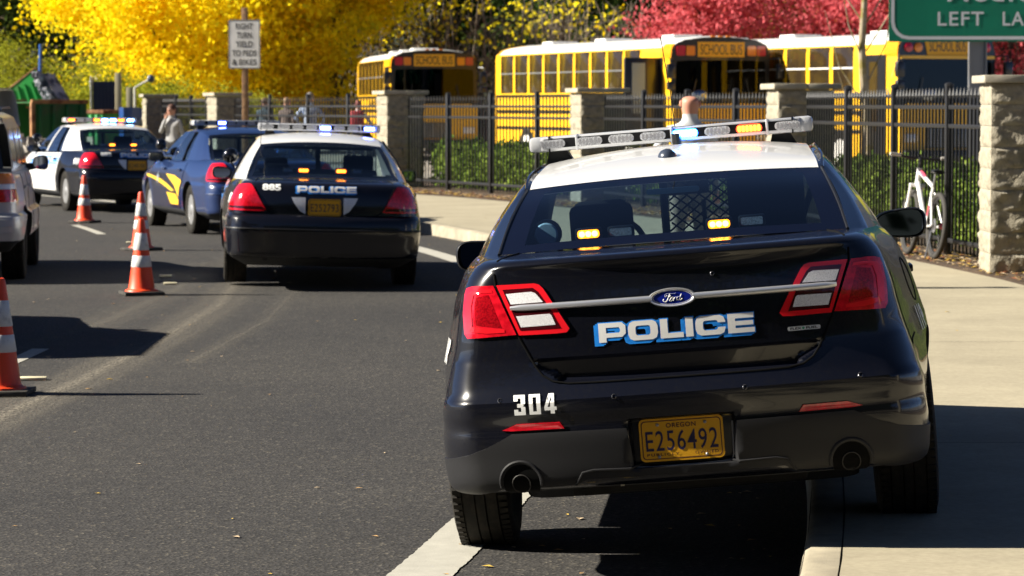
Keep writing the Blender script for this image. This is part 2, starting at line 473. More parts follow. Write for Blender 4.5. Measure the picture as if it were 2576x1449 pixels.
def block_word(word, height, width, grow=0, gap=.14, dx=0, dy=0):
    xs = 0; P = []
    for ch in word:
        g, w_ = GL[ch]
        for lp in g: P.append([(xs + a, b) for a, b in lp])
        xs += w_ + gap
    xs -= gap; k = width / xs; out = []
    for lp in P:
        q = [((a - xs / 2) * k, (b - .5) * height) for a, b in lp]
        if grow:
            cx = sum(p[0] for p in q) / len(q); cy = sum(p[1] for p in q) / len(q)
            q = [(p[0] + math.copysign(grow, p[0] - cx), p[1] + math.copysign(grow, p[1] - cy)) for p in q]
        out.append([(a + dx, b + dy) for a, b in q])
    return out

# ------------------------------------------------------------------ shared vehicle materials
BLACK = mat('black_paint', (.0045, .005, .009), .22, coat=.6, spec=.35, noise=(60, (.007, .007, .009), .5, .8))
WHITE = mat('white_paint', (.80, .80, .79), .3, coat=.8)
BLUEP = mat('blue_paint', (.012, .030, .105), .3, coat=1)
NAVY = mat('navy_vinyl', (.008, .012, .04), .3, coat=1)
SILV = mat('silver_paint', (.44, .44, .45), .38, metal=.15, coat=.35)
PLAST = mat('grey_bumper_plastic', (.017, .017, .0185), .5, spec=.28, bump=(300, .15, .001))
BPLAST = mat('black_plastic', (.010, .010, .011), .38)
RUB = mat('rubber', (.014, .013, .011), .8, spec=.2, noise=(30, (.035, .029, .022), .45, .8))
GAP = mat('panel_gap', (.002, .002, .002), .8, spec=.1)
SATIN = mat('satin_chrome', (.88, .89, .92), .30, metal=.75, coat=.5)
CHR = mat('chrome', (.80, .81, .83), .10, metal=1)
STEEL = mat('wheel_steel', (.30, .30, .30), .45, metal=.6)
RED = mat('red_lens', (.72, .008, .022), .10, coat=1, spec=.6, noise=(40, (.42, .003, .010), .35, .7))
DRED = mat('dark_red_lens', (.055, .003, .006), .12, coat=1)
BRED = mat('bright_red_lens', (.80, .012, .022), .12, coat=1)
CLEAR = mat('clear_lens', (.92, .92, .93), .12, metal=.1, coat=1, noise=(330, (.60, .60, .63), .42, .65), bump=(330, .3, .002))
TRIMK = mat('gloss_black_trim', (.004, .004, .005), .12, coat=1)
GTINT = glass_mat('rear_glass', (.42, .56, .68)); GSKY = glass_mat('reflective_side_glass', (.12, .15, .18), base=.34); GSIDE = glass_mat('side_glass', (.22, .26, .28)); GFRONT = glass_mat('windscreen_glass', (.80, .88, .86))
DARKIN = mat('cabin_trim', (.016, .017, .019), .8)
SEAT = mat('seat_fabric', (.013, .013, .016), .9)
YPLATE = mat('plate_yellow', (.72, .36, .012), .45, spec=.4)
PTXT = mat('plate_ink', (.012, .008, .05), .5)
PRIM = mat('plate_rim_ink', (.07, .015, .012), .5)
VWHITE = mat('white_vinyl', (.82, .82, .80), .4)
VBLUE = mat('blue_vinyl', (.015, .26, .85), .4)
VYEL = mat('yellow_vinyl', (.80, .48, .03), .4)
AMB = mat('amber_led', (.9, .3, .01), .4, emit=(1, .22, .005), es=4)
AMBW = mat('amber_led_core', (1, .6, .1), .4, emit=(1, .50, .06), es=10)
BLU = mat('blue_led', (.05, .2, 1), .3, emit=(.02, .20, 1.0), es=12)
PBLU = mat('deep_blue_led', (.05, .1, 1), .3, emit=(.04, .08, 1.0), es=8)
PBLC = mat('deep_blue_led_core', (.4, .5, 1), .3, emit=(.22, .34, 1), es=12)
BLUC = mat('blue_led_core', (.5, .7, 1), .3, emit=(.35, .75, 1), es=16)
REDL = mat('red_led', (1, .1, .05), .3, emit=(1, .05, .012), es=2.2)
ORGC = mat('orange_led_core', (1, .6, .1), .3, emit=(1, .32, .01), es=4)
BARSH = mat('light_bar_shell', (.55, .56, .58), .16, coat=1, spec=.8)
BARIN = mat('light_bar_core', (.006, .006, .007), .6, spec=.15)
FRIT = mat('window_border', (.002, .003, .010), .25, spec=.35)
MIRR = mat('mirror_glass', (.28, .33, .44), .02, metal=1)
MLENS = mat('strobe_lens', (.70, .71, .73), .15, coat=1, noise=(300, (.30, .30, .32), .4, .6))

def plate(parent, fn, number, big=True):
    """number plate; fn(x, z, off) gives the 3-D point, off away from the car"""
    def poly(name, lp, off, m, par, th=.002):
        v = [fn(x, z, off) for x, z in lp] + [fn(x, z, off - th) for x, z in lp]; n = len(lp)
        return MB().add(v, [tuple(range(n)), tuple(n + k for k in range(n))[::-1]] + [(k, (k + 1) % n, n + (k + 1) % n, n + k) for k in range(n)]).build(name, m, par, smooth=None)
    p = poly('number_plate', rrect(.305, .156, .018), .004, YPLATE, parent, .004)
    a = rrect(.290, .141, .014); b = rrect(.283, .134, .012); n = len(a)
    MB().add([fn(x, z, .0045) for x, z in a] + [fn(x, z, .0045) for x, z in b], [(k, (k + 1) % n, n + (k + 1) % n, n + k) for k in range(n)]).build('plate_border', PRIM, p, smooth=None)
    v, f = text2d(number, .074, .004, spacing=1.12); v = fitw(v, .262)
    MB().add([fn(x, z - .004, .0052) for x, z in v], f).build('plate_number', PTXT, p, smooth=None)
    if big:
        v, f = text2d('OREGON', .017, .02, spacing=1.15); v = fitw(v, .108)
        MB().add([fn(x, z + .051, .0052) for x, z in v], f).build('state_name', PRIM, p, smooth=None)
        for wd, cx_ in (('PUBLICLY', -.070), ('OWNED', .088)):
            v, f = text2d(wd, .010, .02, spacing=1.3); v = fitw(v, .118 if wd[0] == 'P' else .085)
            MB().add([fn(x + cx_, z - .0535, .0052) for x, z in v], f).build('plate_wording', PRIM, p, smooth=None)
        for x, z in ((-.085, .055), (.088, .055), (-.085, -.062), (.088, -.062)):
            q = MB(); c = fn(x, z, .005); q.ball(c, .006, 10); q.build('plate_bolt', STEEL, p)
    return p

def mods_bar(parent, c, L, H, D, lit, tilt=0, side_caps=True):
    """roof light bar; lit = {index: 'b'|'r'|'a'|'p'} over nine modules"""
    x0, y0, z0 = c
    mb = MB().box((x0, y0, z0), (L - .10, D, H), bev=.012)
    bar = mb.build('light_bar', BARSH, parent)
    MB().box((x0, y0, z0 + .002), (L - .13, D + .006, H * .62), bev=.004).build('inner_band', BARIN, bar)
    for sg in (-1, 1):
        q = MB().box((x0 + sg * (L / 2 - .045), y0, z0), (.09, D * .96, H * 1.04), bev=.03); q.build('end_cap', BARSH, bar)
        q = MB().box((x0 + sg * (L / 2 - .09), y0, z0), (.006, D + .01, H * 1.06), bev=.002); q.build('band_ring', BARIN, bar)
        q = MB(); q.prism([(-.07, 0), (.07, 0), (.03, .07), (-.05, .07)], y0 - .05, y0 + .05, Matrix.Translation((x0 + sg * (L / 2 - .13), 0, z0 - H / 2 - .072)))
        q.build('mount_foot', BPLAST, bar)
    for sg in (-1, 0, 1):
        MB().box((x0 + sg * L * .335 + .005, y0, z0), (.012, D + .012, H * 1.05), bev=.003).build('lens_joint', BARSH, bar)
    xs = [-.517, -.354, -.216, -.077, .063, .204, .342, .509]
    for i, xx in enumerate(xs):
        X = x0 + xx * L / 1.24; k = lit.get(i); w_ = .112 * L / 1.24; h_ = H * .56
        core = {'b': BLUC, 'r': ORGC, 'a': ORGC, 'p': PBLC}.get(k); base = {'b': BLU, 'r': REDL, 'a': REDL, 'p': PBLU}.get(k, MLENS)
        y1 = y0 - D / 2 - .004
        q = MB().prism(rrect(w_, h_, h_ * .48, (X, z0)), y1 - .004, y1 + .004); mo = q.build('light_module', base, bar)
        if k:
            q = MB()
            for a in range(6):
                q.prism(rrect(w_ * .105, h_ * .66, w_ * .04, (X + (a - 2.5) * w_ * .15, z0)), y1 - .006, y1 - .002)
            q.build('led_row', core, mo)
        else:
            q = MB()
            for a in range(6): q.prism(rrect(w_ * .09, h_ * .6, w_ * .04, (X + (a - 2.5) * w_ * .15, z0)), y1 - .006, y1 - .002)
            q.build('led_row', mat('led_cell', (.42, .42, .44), .25, metal=.3), mo)
    return bar

def mirror(parent, c, w_, h_, side, face=True, rot=0):
    x, v, z = c
    q = MB(); prof = [(.30, -.10), (.72, -.085), (.93, -.05), (1.0, -.01), (1.0, .02), (.93, .03)]
    n = 28; rows = []
    for k, (s, d) in enumerate(prof):
        r = []
        for a in range(n):
            t = 2 * math.pi * a / n; cx_ = math.copysign(abs(math.cos(t)) ** .62, math.cos(t)); sy = math.copysign(abs(math.sin(t)) ** .7, math.sin(t))
            taper = 1 - .16 * (-cx_ * side) if True else 1
            r.append(Vector((x + cx_ * w_ / 2 * s, v - d, z + sy * h_ / 2 * s * taper)))
        rows.append(r)
    q.grid(rows, closeu=True); q.f.append(tuple(range(n))); q.mi.append(0)
    m_ = q.build('side_mirror', BPLAST, parent, smooth=50)
    g = []
    for a in range(n):
        t = 2 * math.pi * a / n; cx_ = math.copysign(abs(math.cos(t)) ** .62, math.cos(t)); sy = math.copysign(abs(math.sin(t)) ** .7, math.sin(t)); taper = 1 - .16 * (-cx_ * side)
        g.append(Vector((x + cx_ * w_ / 2 * .88, v - .024 + .02 * cx_ * side, z + sy * h_ / 2 * .86 * taper)))
    MB().add(g, [tuple(range(n))]).build('mirror_glass', MIRR, m_, smooth=None)
    MB().tube([(x - side * w_ * .35, v + .04, z - h_ * .25), (x - side * (w_ * .5 + .12), v + .06, z - h_ * .35)], [.035, .05], 10).build('mirror_arm', BPLAST, m_)
    return m_

def headrest_seat(parent, x, v, z, w_=.30, h_=.24, top=.0, name='front_seat'):
    q = MB().box((x, v, z), (w_ * .92, .11, h_), bev=.05); q.box((x, v + .02, z - h_ * .95), (w_ * 1.6, .13, h_ * 1.2), bev=.05)
    return q.build(name, SEAT, parent, smooth=60)
ORL = mat('orange_led', (.9, .1, .01), .4, emit=(1, .10, .003), es=3)
ORW = mat('orange_led_centre', (1, .5, .1), .4, emit=(1, .30, .015), es=7)
def dash_lamp(parent, x, v, z, lit, s=1):
    q = MB().box((x, v, z), (.105 * s, .05, .048 * s), bev=.010); b = q.build('rear_deck_light', BPLAST, parent)
    y = v - .027
    if lit:
        MB().prism(rrect(.085 * s, .032 * s, .012 * s, (x, z)), y - .002, y + .002).build('lens', AMB if s == 1 else ORL, b)
        q = MB()
        for k in (-1, 0, 1): q.ball((x + k * .025 * s, y - .003, z), .012 * s, 10, (1, .4, 1))
        q.build('bulb', AMBW if s == 1 else ORW, b)
    else:
        MB().prism(rrect(.085 * s, .030 * s, .006, (x, z)), y - .002, y + .002).build('lens', MLENS, b)
    return b
# ------------------------------------------------------------------ near police car
def build_near_car():
    t = thing('police_car', 'black police car with white roof numbered 304 parked with its right wheels on the kerb', 'police car', (.655, 10.62, .075), rot=(0, R(-4.6), R(-4.65)))
    K = [  # q     z     W     tr    R     bow  rc   F    tf
        (.19, .19, .70, .93, .80, .03, .10, 4.8, .88), (.27, .27, .80, .93, .70, .05, .12, 4.95, .88), (.30, .30, .915, .94, .16, .08, .14, 5.02, .88),
        (.325, .325, .935, .945, .05, .10, .15, 5.06, .89), (.36, .36, .945, .945, .02, .11, .16, 5.08, .90), (.45, .45, .955, .945, .006, .12, .16, 5.1, .90), (.52, .52, .962, .935, .0, .12, .15, 5.12, .90),
        (.545, .545, .964, .93, .002, .12, .15, 5.12, .9), (.60, .60, .967, .925, -.008, .12, .14, 5.13, .9), (.645, .645, .968, .915, -.012, .12, .13, 5.13, .9), (.66, .66, .968, .91, -.002, .12, .13, 5.13, .9),
        (.70, .70, .968, .90, .022, .115, .12, 5.14, .89), (.78, .78, .964, .88, .045, .11, .11, 5.14, .88), (.80, .80, .960, .877, .048, .11, .11, 5.14, .88),
        (.89, .89, .940, .872, .054, .105, .10, 5.12, .87), (.98, .98, .914, .878, .062, .10, .10, 5.08, .86), (1.05, 1.05, .884, .885, .072, .10, .10, 5.0, .84), (1.09, 1.09, .862, .89, .075, .10, .11, 4.9, .82),
        (1.12, 1.12, .835, .895, .070, .105, .12, 4.8, .8), (1.138, 1.138, .812, .90, .062, .11, .13, 4.7, .78), (1.150, 1.150, .790, .90, .066, .115, .13, 4.6, .76), (1.158, 1.156, .775, .90, .085, .12, .13, 4.5, .75),
        (1.18, 1.160, .755, .90, .15, .13, .14, 4.4, .74), (1.26, 1.160, .73, .90, .27, .16, .16, 4.3, .73), (1.40, 1.163, .70, .90, .42, .18, .17, 4.2, .72), (1.50, 1.165, .66, .92, .58, .16, .15, 4.05, .72)]
    def kz(v): return pw(v, [(0, 1), (1.3, 1), (1.9, .82), (2.6, .76), (3.7, .70), (4.6, .45), (5.2, .18)])
    def inset(u, z):
        d = 0
        if .68 < z < .80:   # lower lip of the boot lid, cut under
            g = smooth01((.797 - z) / .012) * (1 if z > .716 else smooth01((z - .704) / .012)); lim = lerp(.425, .51, smooth01((z - .72) / .06))
            d += (.012 + .035 * (.79 - z) / .07) * g * (1 - smooth01((abs(u) - lim) / .018))
        if .36 < z < .58:   # number plate pocket
            g = smooth01((z - .370) / .012) * smooth01((.562 - z) / .014); d += .040 * g * (1 - smooth01((abs(u + .002) - .186) / .012))
        return d
    def bulge(v, z):
        b = 0
        for a in (1.13, 4.0): b += .016 * math.exp(-((v - a) / .42) ** 2) * math.exp(-((z - .66) / .14) ** 2)
        return b
    sh = Shell(K, .78, kz, inset, bulge)
    qs = [.19, .23, .27] + list(np.arange(.295, .68, .0095)) + list(np.arange(.68, .81, .0065)) + list(np.arange(.815, 1.12, .016)) + list(np.arange(1.12, 1.185, .004)) + list(np.arange(1.19, 1.5, .02)) + [1.5]
    me = sh.mesh([float(x) for x in qs], n1=58, m=BLACK, dark=DARKIN)
    body = link('body', me, t, 32)
    # boot lid gap lines
    lid = [(-.612, 1.40), (-.652, 1.26), (-.656, 1.158), (-.650, 1.11), (-.646, 1.074), (-.574, .884), (-.533, .80), (-.515, .765), (-.492, .735), (-.455, .712), (-.40, .702)]
    full = lid + [(x, .700) for x in (-.3, -.2, -.1, 0, .1, .2, .3)] + [(-a, b) for a, b in lid[::-1]]
    seam(sh, 'boot_lid_gap', full, .008, .0005, GAP, t)
    # quarter to bumper joint and bumper line on each flank
    for sg in (-1, 1):
        u1, L, v2, v3 = sh.lens(.78)
        seam(sh, 'bumper_joint', [(sg * (u1 + L + .02), 1.00), (sg * (u1 + L + .03), .90), (sg * (u1 + L + .05), .80), (sg * (u1 + L + .10), .725), (sg * (u1 + L + .38), .745)], .006, .0006, GAP, t)
    # grey lower bumper
    arch = [(.60 + .068 * math.cos(R(a)), .350 + .068 * math.sin(R(a))) for a in range(-15, 196, 15)]
    half = [(.0, .352), (.36, .352), (.395, .334), (.50, .330)] + arch[::-1] + [(.70, .322), (.80, .303), (.86, .303), (1.0, .31), (1.20, .325), (1.20, .425), (.95, .437), (.88, .445), (.80, .458), (.72, .482), (.66, .51), (.62, .530), (.50, .530), (.196, .527), (.186, .375), (.0, .370)]
    lo = half[:-1]
    for sg in (-1, 1):
        pass
    P1 = [(.0, .352)] + [(.36, .352), (.395, .334), (.50, .330)]
    polyR = P1 + arch[::-1] + [(.70, .322), (.80, .303), (.86, .303), (1.0, .31), (1.20, .325), (1.20, .425), (.95, .437), (.88, .445), (.80, .458), (.72, .482), (.66, .51), (.62, .530), (.50, .530), (.2, .528), (.190, .373), (.0, .371)]
    patch(sh, 'lower_bumper', [polyR, [(-a, b) for a, b in polyR[::-1]]], .007, PLAST, t, step=.022, thick=.012, smooth=50)
    # diffuser lip line
    MB().tube([sh.P(x, z, .011) for x, z in [(-.40, .336), (-.37, .377), (-.33, .384), (-.2, .381)]] + [sh.P(x * .05, .3795, .010) for x in range(-3, 4)] + [sh.P(x, z, .011) for x, z in [(.2, .381), (.33, .384), (.37, .377), (.40, .336)]], .0045, 6).build('bumper_lip', PLAST, t)
    # plate pocket
    patch(sh, 'plate_recess', [rrect(.366, .185, .01, (0, .467))], .0015, BPLAST, t, step=.012)
    def pf(x, z, off): return Vector((x - .004, .026 - off, .474 + z))
    plate(t, pf, 'E256492')
    MB().tube([pf(.186, .05, -.012), pf(.184, -.07, -.010), pf(.176, -.092, -.008), pf(.05, -.097, -.006), pf(-.12, -.098, -.006), pf(-.176, -.094, -.008)], .0035, 6).build('recess_edge', mat('pale_edge', (.35, .33, .30), .5), t)  # pale line along the right and lower edge of the pocket
    # exhausts
    for sg in (-1, 1):
        q = MB(); Mx = Matrix.Rotation(R(90), 4, 'X')
        c = (sg * .60, .10, .350)
        patch(sh, 'exhaust_shade_disc', [[(sg * .60 + .071 * math.cos(a * .2244), max(.302, .350 + .071 * math.sin(a * .2244))) for a in range(28)]], .004, GAP, t, step=.02)  # black disc on the shell stands in for the unlit hollow
        q = MB().tube([sh.P(sg * .600 + .033 * math.cos(R(k)), .346 + .033 * math.sin(R(k)), .007) for k in range(0, 361, 15)], .0022, 6, cap=False); q.build('tail_pipe', mat('shaded_pipe', (.035, .033, .03), .6, metal=.3), t)  # ring coloured dark to look shaded inside the outlet
        q = MB(); q.tube([sh.P(sg * .60 + .076 * math.cos(R(a)), .352 + .076 * math.sin(R(a)), .006) for a in range(-10, 191, 10)], .007, 8, flat=1); q.build('exhaust_surround', PLAST, t)
    # reflectors
    for sg in (-1, 1):
        pl = [(sg * .425, .541), (sg * .62, .541), (sg * .655, .545), (sg * .60, .566), (sg * .44, .566)]
        patch(sh, 'bumper_reflector', [pl], .006, RED, t, step=.03, thick=.006)
    # tail lights: outer block on the wing, inner block on the boot lid
    for sg in (-1, 1):
        def F(pl): return [(sg * a, b) for a, b in pl]
        u1, L, v2, v3 = sh.lens(.97)
        o = u1 + L * .45
        outer = F([(.578, .888), (.70, .884), (o - .02, .882), (o - .004, .90), (o + .004, .97), (o + .002, 1.04), (o - .006, 1.062), (o - .04, 1.069), (.72, 1.071), (.652, 1.071)])
        tl = patch(sh, 'tail_light', [outer], .008, RED, t, step=.03, thick=.009)
        patch(sh, 'lens_rim', [F([(o - .055, .905), (o - .02, .908), (o - .012, .97), (o - .014, 1.035), (o - .03, 1.05), (.70, 1.058), (.66, 1.056), (.655, 1.045), (.70, 1.046), (o - .055, 1.038), (o - .044, 1.0), (o - .046, .925), (.62, .91), (.62, .898), (o - .10, .898)])], .0095, BRED, tl, step=.03)
        patch(sh, 'lens_core', [F([(.63, .915), (o - .062, .93), (o - .058, 1.0), (o - .066, 1.03), (.672, 1.038)])], .0088, mat('deep_red_lens', (.40, .004, .010), .12, coat=1, noise=(150, (.22, .002, .006), .4, .6)), tl, step=.03)
        inner = F([(.381, .899), (.392, .886), (.43, .884), (.568, .885), (.640, 1.071), (.50, 1.070), (.482, 1.065), (.468, 1.050), (.43, .985)])
        il = patch(sh, 'boot_light', [inner], .008, BRED, t, step=.03, thick=.009)
        patch(sh, 'lens_inset', [F([(.412, .902), (.562, .902), (.618, 1.054), (.505, 1.054), (.488, 1.040), (.447, .975)])], .0092, DRED, il, step=.03)
        patch(sh, 'reverse_lens', [F([(.430, .916), (.558, .914), (.573, .955), (.449, .957), (.442, .95)])], .0105, CLEAR, il, step=.03)
        patch(sh, 'indicator_lens', [F([(.470, 1.000), (.590, .998), (.606, 1.037), (.512, 1.040), (.497, 1.034)])], .0105, CLEAR, il, step=.03)
    # chrome bar and oval badge
    q = MB()
    for sg in (-1, 1):
        rows = []
        for i in range(15):
            x = sg * lerp(.075, .592, i / 14); h = .0115 if i < 14 else .008
            rows.append([sh.P(x, .984 + dz * h, o_) for dz, o_ in ((1, .004), (1, .010), (.75, .017), (.1, .0195), (-.7, .016), (-1, .010), (-1, .004))])
        q.grid(rows)
    q.build('chrome_strip', SATIN, t, smooth=40)
    def oval(a, b, off, n=40, cz=.984): return [sh.P(a * math.cos(2 * math.pi * k / n), cz + b * math.sin(2 * math.pi * k / n), off) for k in range(n)]
    q = MB().grid([oval(.087, .0345, .003), oval(.087, .0345, .010), oval(.083, .0315, .016), oval(.077, .028, .0155), oval(.074, .0262, .012)], closeu=True)
    bd = q.build('badge', SATIN, t, smooth=60)
    r = oval(.0745, .0266, .0122); MB().add(r, [tuple(range(len(r)))]).build('badge_field', mat('badge_blue', (.004, .012, .22), .25, coat=1), bd)
    q = MB()
    a, b = oval(.071, .0246, .0130), oval(.069, .0232, .0130); n = len(a); q.add(a + b, [(k, (k + 1) % n, n + (k + 1) % n, n + k) for k in range(n)])
    # script lettering drawn as pen strokes (units: 1 = letter body)
    st = [([(-.9, .10), (-1.02, .30), (-.98, .55), (-.75, .74), (-.45, .80), (-.1, .74), (.25, .68), (.45, .72), (.52, .86)], .055),
          ([(-.98, .35), (-.85, .28), (-.72, .42), (-.72, .52)], .05),
          ([(-.28, .72), (-.36, .45), (-.52, .05), (-.72, -.45), (-.95, -.68), (-1.18, -.62), (-1.28, -.38), (-1.18, -.12)], .07),
          ([(-.62, .12), (-.40, .16), (-.22, .28), (-.18, .42)], .045),
          ([(-.42, -.55), (-.30, -.25), (-.10, .05), (.08, .10), (.12, -.15), (.0, -.48), (-.20, -.62), (-.33, -.48), (-.28, -.25), (-.12, -.0)], .055),
          ([(.28, .06), (.24, -.20), (.12, -.56)], .06), ([(.20, -.25), (.36, .02), (.56, .10), (.60, -.02)], .05),
          ([(.98, .10), (.78, .10), (.62, -.15), (.62, -.42), (.78, -.52), (.96, -.35), (1.06, -.02)], .055), ([(1.28, .55), (1.14, .16), (1.02, -.25), (1.02, -.46), (1.18, -.48), (1.36, -.22)], .06)]
    for pts, r_ in st:
        s = .0205; q.tube([sh.P(x * s * 1.28, .984 + (y - .05) * s * .98, .0135) for x, y in pts], r_ * s * 1.05, 6, flat=.5)
    q.build('badge_script', VWHITE, bd, smooth=None)
    # lettering on the boot
    cz = .874
    v2d = _poly_mesh([block_word('POLICE', .070, .565, grow=.0035), block_word('POLICE', .070, .565, grow=.0035, dx=-.007, dy=-.0045), block_word('POLICE', .070, .565, grow=.003, dx=-.014, dy=-.009)])
    patch(sh, 'police_lettering_edge', ([(a + .006, b + cz) for a, b in v2d[0]], v2d[1]), .0022, VBLUE, t, smooth=None)
    v2d = _poly_mesh([block_word('POLICE', .070, .565)])
    patch(sh, 'police_lettering', ([(a + .006, b + cz) for a, b in v2d[0]], v2d[1]), .0036, VWHITE, t, smooth=None)
    # unit number: heavy condensed digits
    D = {'3': [[(0, 1), (1, 1), (1, .82), (0, .82)], [(.62, .82), (1, .82), (1, .58), (.62, .52)], [(.3, .60), (.62, .60), (.9, .5), (.62, .40), (.3, .40)], [(.62, .48), (1, .42), (1, .18), (.62, .18)], [(0, .18), (1, .18), (1, 0), (0, 0)], [(0, .82), (.36, .82), (.36, .70), (0, .70)], [(0, .30), (.36, .30), (.36, .18), (0, .18)]],
         '0': [[(0, 1), (1, 1), (1, .84), (0, .84)], [(0, .16), (1, .16), (1, 0), (0, 0)], [(0, .16), (.34, .16), (.34, .84), (0, .84)], [(.66, .16), (1, .16), (1, .84), (.66, .84)]],
         '4': [[(.52, 0), (.88, 0), (.88, 1), (.52, 1)], [(.52, 1), (.42, 1), (0, .36), (.28, .36), (.52, .72)], [(0, .36), (1.06, .36), (1.06, .18), (0, .18)]]}
    ps = []
    for i, ch in enumerate('304'):
        for lp in D[ch]: ps.append([(-.603 + i * .056 + a * .042, .600 + b * .069) for a, b in lp])
    v2d = _poly_mesh([ps]); patch(sh, 'unit_number', v2d, .006, VWHITE, t, smooth=None)
    # small bar badge at the right
    bb = patch(sh, 'fuel_badge', [rrect(.118, .015, .005, (.466, .838))], .004, SATIN, t, step=.03, thick=.004)
    v, f = text2d('FLEX', .008, .03); v = fitw(v, .040); v2, f2 = text2d('FUEL', .008, .03); v2 = fitw(v2, .042)
    MB().add([sh.P(.436 + a, .838 + b, .0052) for a, b in v], f).add([sh.P(.494 + a, .838 + b, .0052) for a, b in v2], f2).build('badge_wording', GAP, bb, smooth=None)
    MB().add([sh.P(.463 + .005 * math.cos(k), .838 + .005 * math.sin(k), .0052) for k in range(6)], [tuple(range(6))]).build('badge_leaf', mat('badge_green', (.05, .4, .2), .4), bb, smooth=None)
    # lock and parking sensors
    for nm, x, z, r_ in (('boot_lock', .150, 1.060, .008), ('parking_sensor', -.655, .655, .009), ('parking_sensor', -.236, .646, .009), ('parking_sensor', .238, .646, .009), ('parking_sensor', .655, .655, .009)):
        q = MB(); ring = [sh.P(x + r_ * math.cos(a * .3927), z + r_ * math.sin(a * .3927), .0015) for a in range(16)]; ring2 = [sh.P(x + r_ * .75 * math.cos(a * .3927), z + r_ * .75 * math.sin(a * .3927), .0035) for a in range(16)]
        q.grid([ring, ring2], closeu=True); q.build(nm, mat('sensor_ring', (.09, .09, .10), .2, metal=.6), t)
    # fuel flap
    seam(sh, 'fuel_flap', [(1.02 + .085 * math.cos(a * .3142), .93 + .085 * math.sin(a * .3142)) for a in range(21)], .005, .0004, GAP, t, 'S', 1)
    # ---- greenhouse
    q = MB(); rows = ribbon([(.662, .50, 1.172, .60, 1.160), (.645, .78, 1.262, .86, 1.243), (.618, 1.08, 1.345, 1.15, 1.328), (.598, 1.33, 1.400, 1.40, 1.381)], 22, 20)
    nv, nu = len(rows), len(rows[0])
    q.grid(rows)
    for i in range(nv - 1):
        for j in range(nu - 1):
            yy = (i + .5) / (nv - 1); xx = abs(j + .5 - (nu - 1) / 2) / ((nu - 1) / 2)
            frit = yy < .10 or xx > .865 or yy > .955 or (xx < .36 and yy > .86) or (xx > .8 and yy > .9)
            q.mi[i * (nu - 1) + j] = 1 if frit else 0
    q.build('rear_window', [GTINT, FRIT], t, smooth=60)
    MB().tube([rows[i][0] + Vector((-.003, 0, .002)) for i in range(nv)], .006, 6).build('window_trim', BPLAST, t)
    MB().tube([rows[i][-1] + Vector((.003, 0, .002)) for i in range(nv)], .006, 6).build('window_trim', BPLAST, t)
    roof = ribbon([(.588, 1.335, 1.402, 1.405, 1.384), (.583, 1.50, 1.437, 1.52, 1.415), (.572, 1.85, 1.483, 1.85, 1.446), (.562, 2.3, 1.512, 2.3, 1.470), (.558, 2.7, 1.510, 2.7, 1.468), (.553, 3.02, 1.476, 2.99, 1.442), (.55, 3.12, 1.455, 3.08, 1.425)], 20, 26)
    q = MB().grid(roof); q.build('roof', WHITE, t, smooth=60)
    q = MB(); q.grid([[p - Vector((0, 0, .03)) for p in r] for r in roof]); q.build('headliner', DARKIN, t)
    ws = ribbon([(.553, 3.10, 1.462, 3.06, 1.430), (.60, 3.35, 1.36, 3.28, 1.33), (.67, 3.65, 1.21, 3.55, 1.18), (.72, 3.95, 1.04, 3.83, 1.03)], 14, 12)
    MB().grid(ws).build('windscreen', GFRONT, t, smooth=60)
    lo = [(.664, .60, 1.156), (.74, .78, 1.146), (.79, 1.02, 1.118), (.838, 1.30, 1.085), (.858, 1.60, 1.06), (.868, 2.55, 1.04), (.868, 2.62, 1.04), (.85, 3.7, 1.005), (.72, 3.85, 1.02)]
    up = [(.601, 1.40, 1.382), (.610, 1.47, 1.397), (.615, 1.56, 1.412), (.612, 1.72, 1.430), (.606, 1.90, 1.444), (.598, 2.48, 1.462), (.597, 2.55, 1.463), (.585, 2.98, 1.446), (.555, 3.07, 1.430)]
    for sg in (-1, 1):
        a = strip(lo[:5], up[:5], 12, .018, sg); MB().grid(a).build('rear_pillar', BLACK, t, smooth=60)
        a = strip(lo[4:6], up[4:6], 10, .020, sg, 10); gl = MB().grid(a).build('side_window', GSIDE, t, smooth=60)
        a = strip(lo[5:7], up[5:7], 10, .021, sg); MB().grid(a).build('door_pillar', TRIMK, t, smooth=60)
        a = strip(lo[6:8], up[6:8], 10, .020, sg, 10); MB().grid(a).build('side_window', GSIDE, t, smooth=60)
        a = strip(lo[7:], up[7:], 8, .008, sg); MB().grid(a).build('front_pillar', BLACK, t, smooth=60)
        # roof ditch and outer rail
        e = [r[0] if sg < 0 else r[-1] for r in roof]; o = []
        for p in e:
            yy = p.y; o.append(Vector((sg * pw(yy, [(1.40, .603), (1.72, .612), (1.9, .606), (2.48, .598), (2.98, .585), (3.07, .555)]), yy, pw(yy, [(1.4, 1.382), (1.56, 1.412), (1.72, 1.43), (1.9, 1.444), (2.48, 1.462), (2.98, 1.446), (3.07, 1.43)]))))
        mid = [a_.lerp(b_, .4) - Vector((0, 0, .012)) for a_, b_ in zip(e, o)]
        MB().grid([e, mid, o]).build('roof_channel', TRIMK, t, smooth=None)
        MB().tube(o, .008, 6).build('roof_rail', BLACK, t)
        MB().tube([Vector((sg * (abs(a_[0]) + .012), a_[1], a_[2] + .004)) for a_ in lo[3:8]], .008, 6).build('belt_moulding', TRIMK, t)
        mirror(t, (sg * .985, 3.28, 1.052), .245, .135, sg)
        # door seams, handle, arch lips
        seam(sh, 'door_gap', [(1.52, .44), (1.50, .70), (1.60, .95), (1.60, 1.12)], .006, .0004, GAP, t, 'S', sg)
        seam(sh, 'door_gap', [(2.58, .33), (2.58, 1.14)], .006, .0004, GAP, t, 'S', sg)
        seam(sh, 'door_gap', [(3.62, .33), (3.66, 1.14)], .006, .0004, GAP, t, 'S', sg)
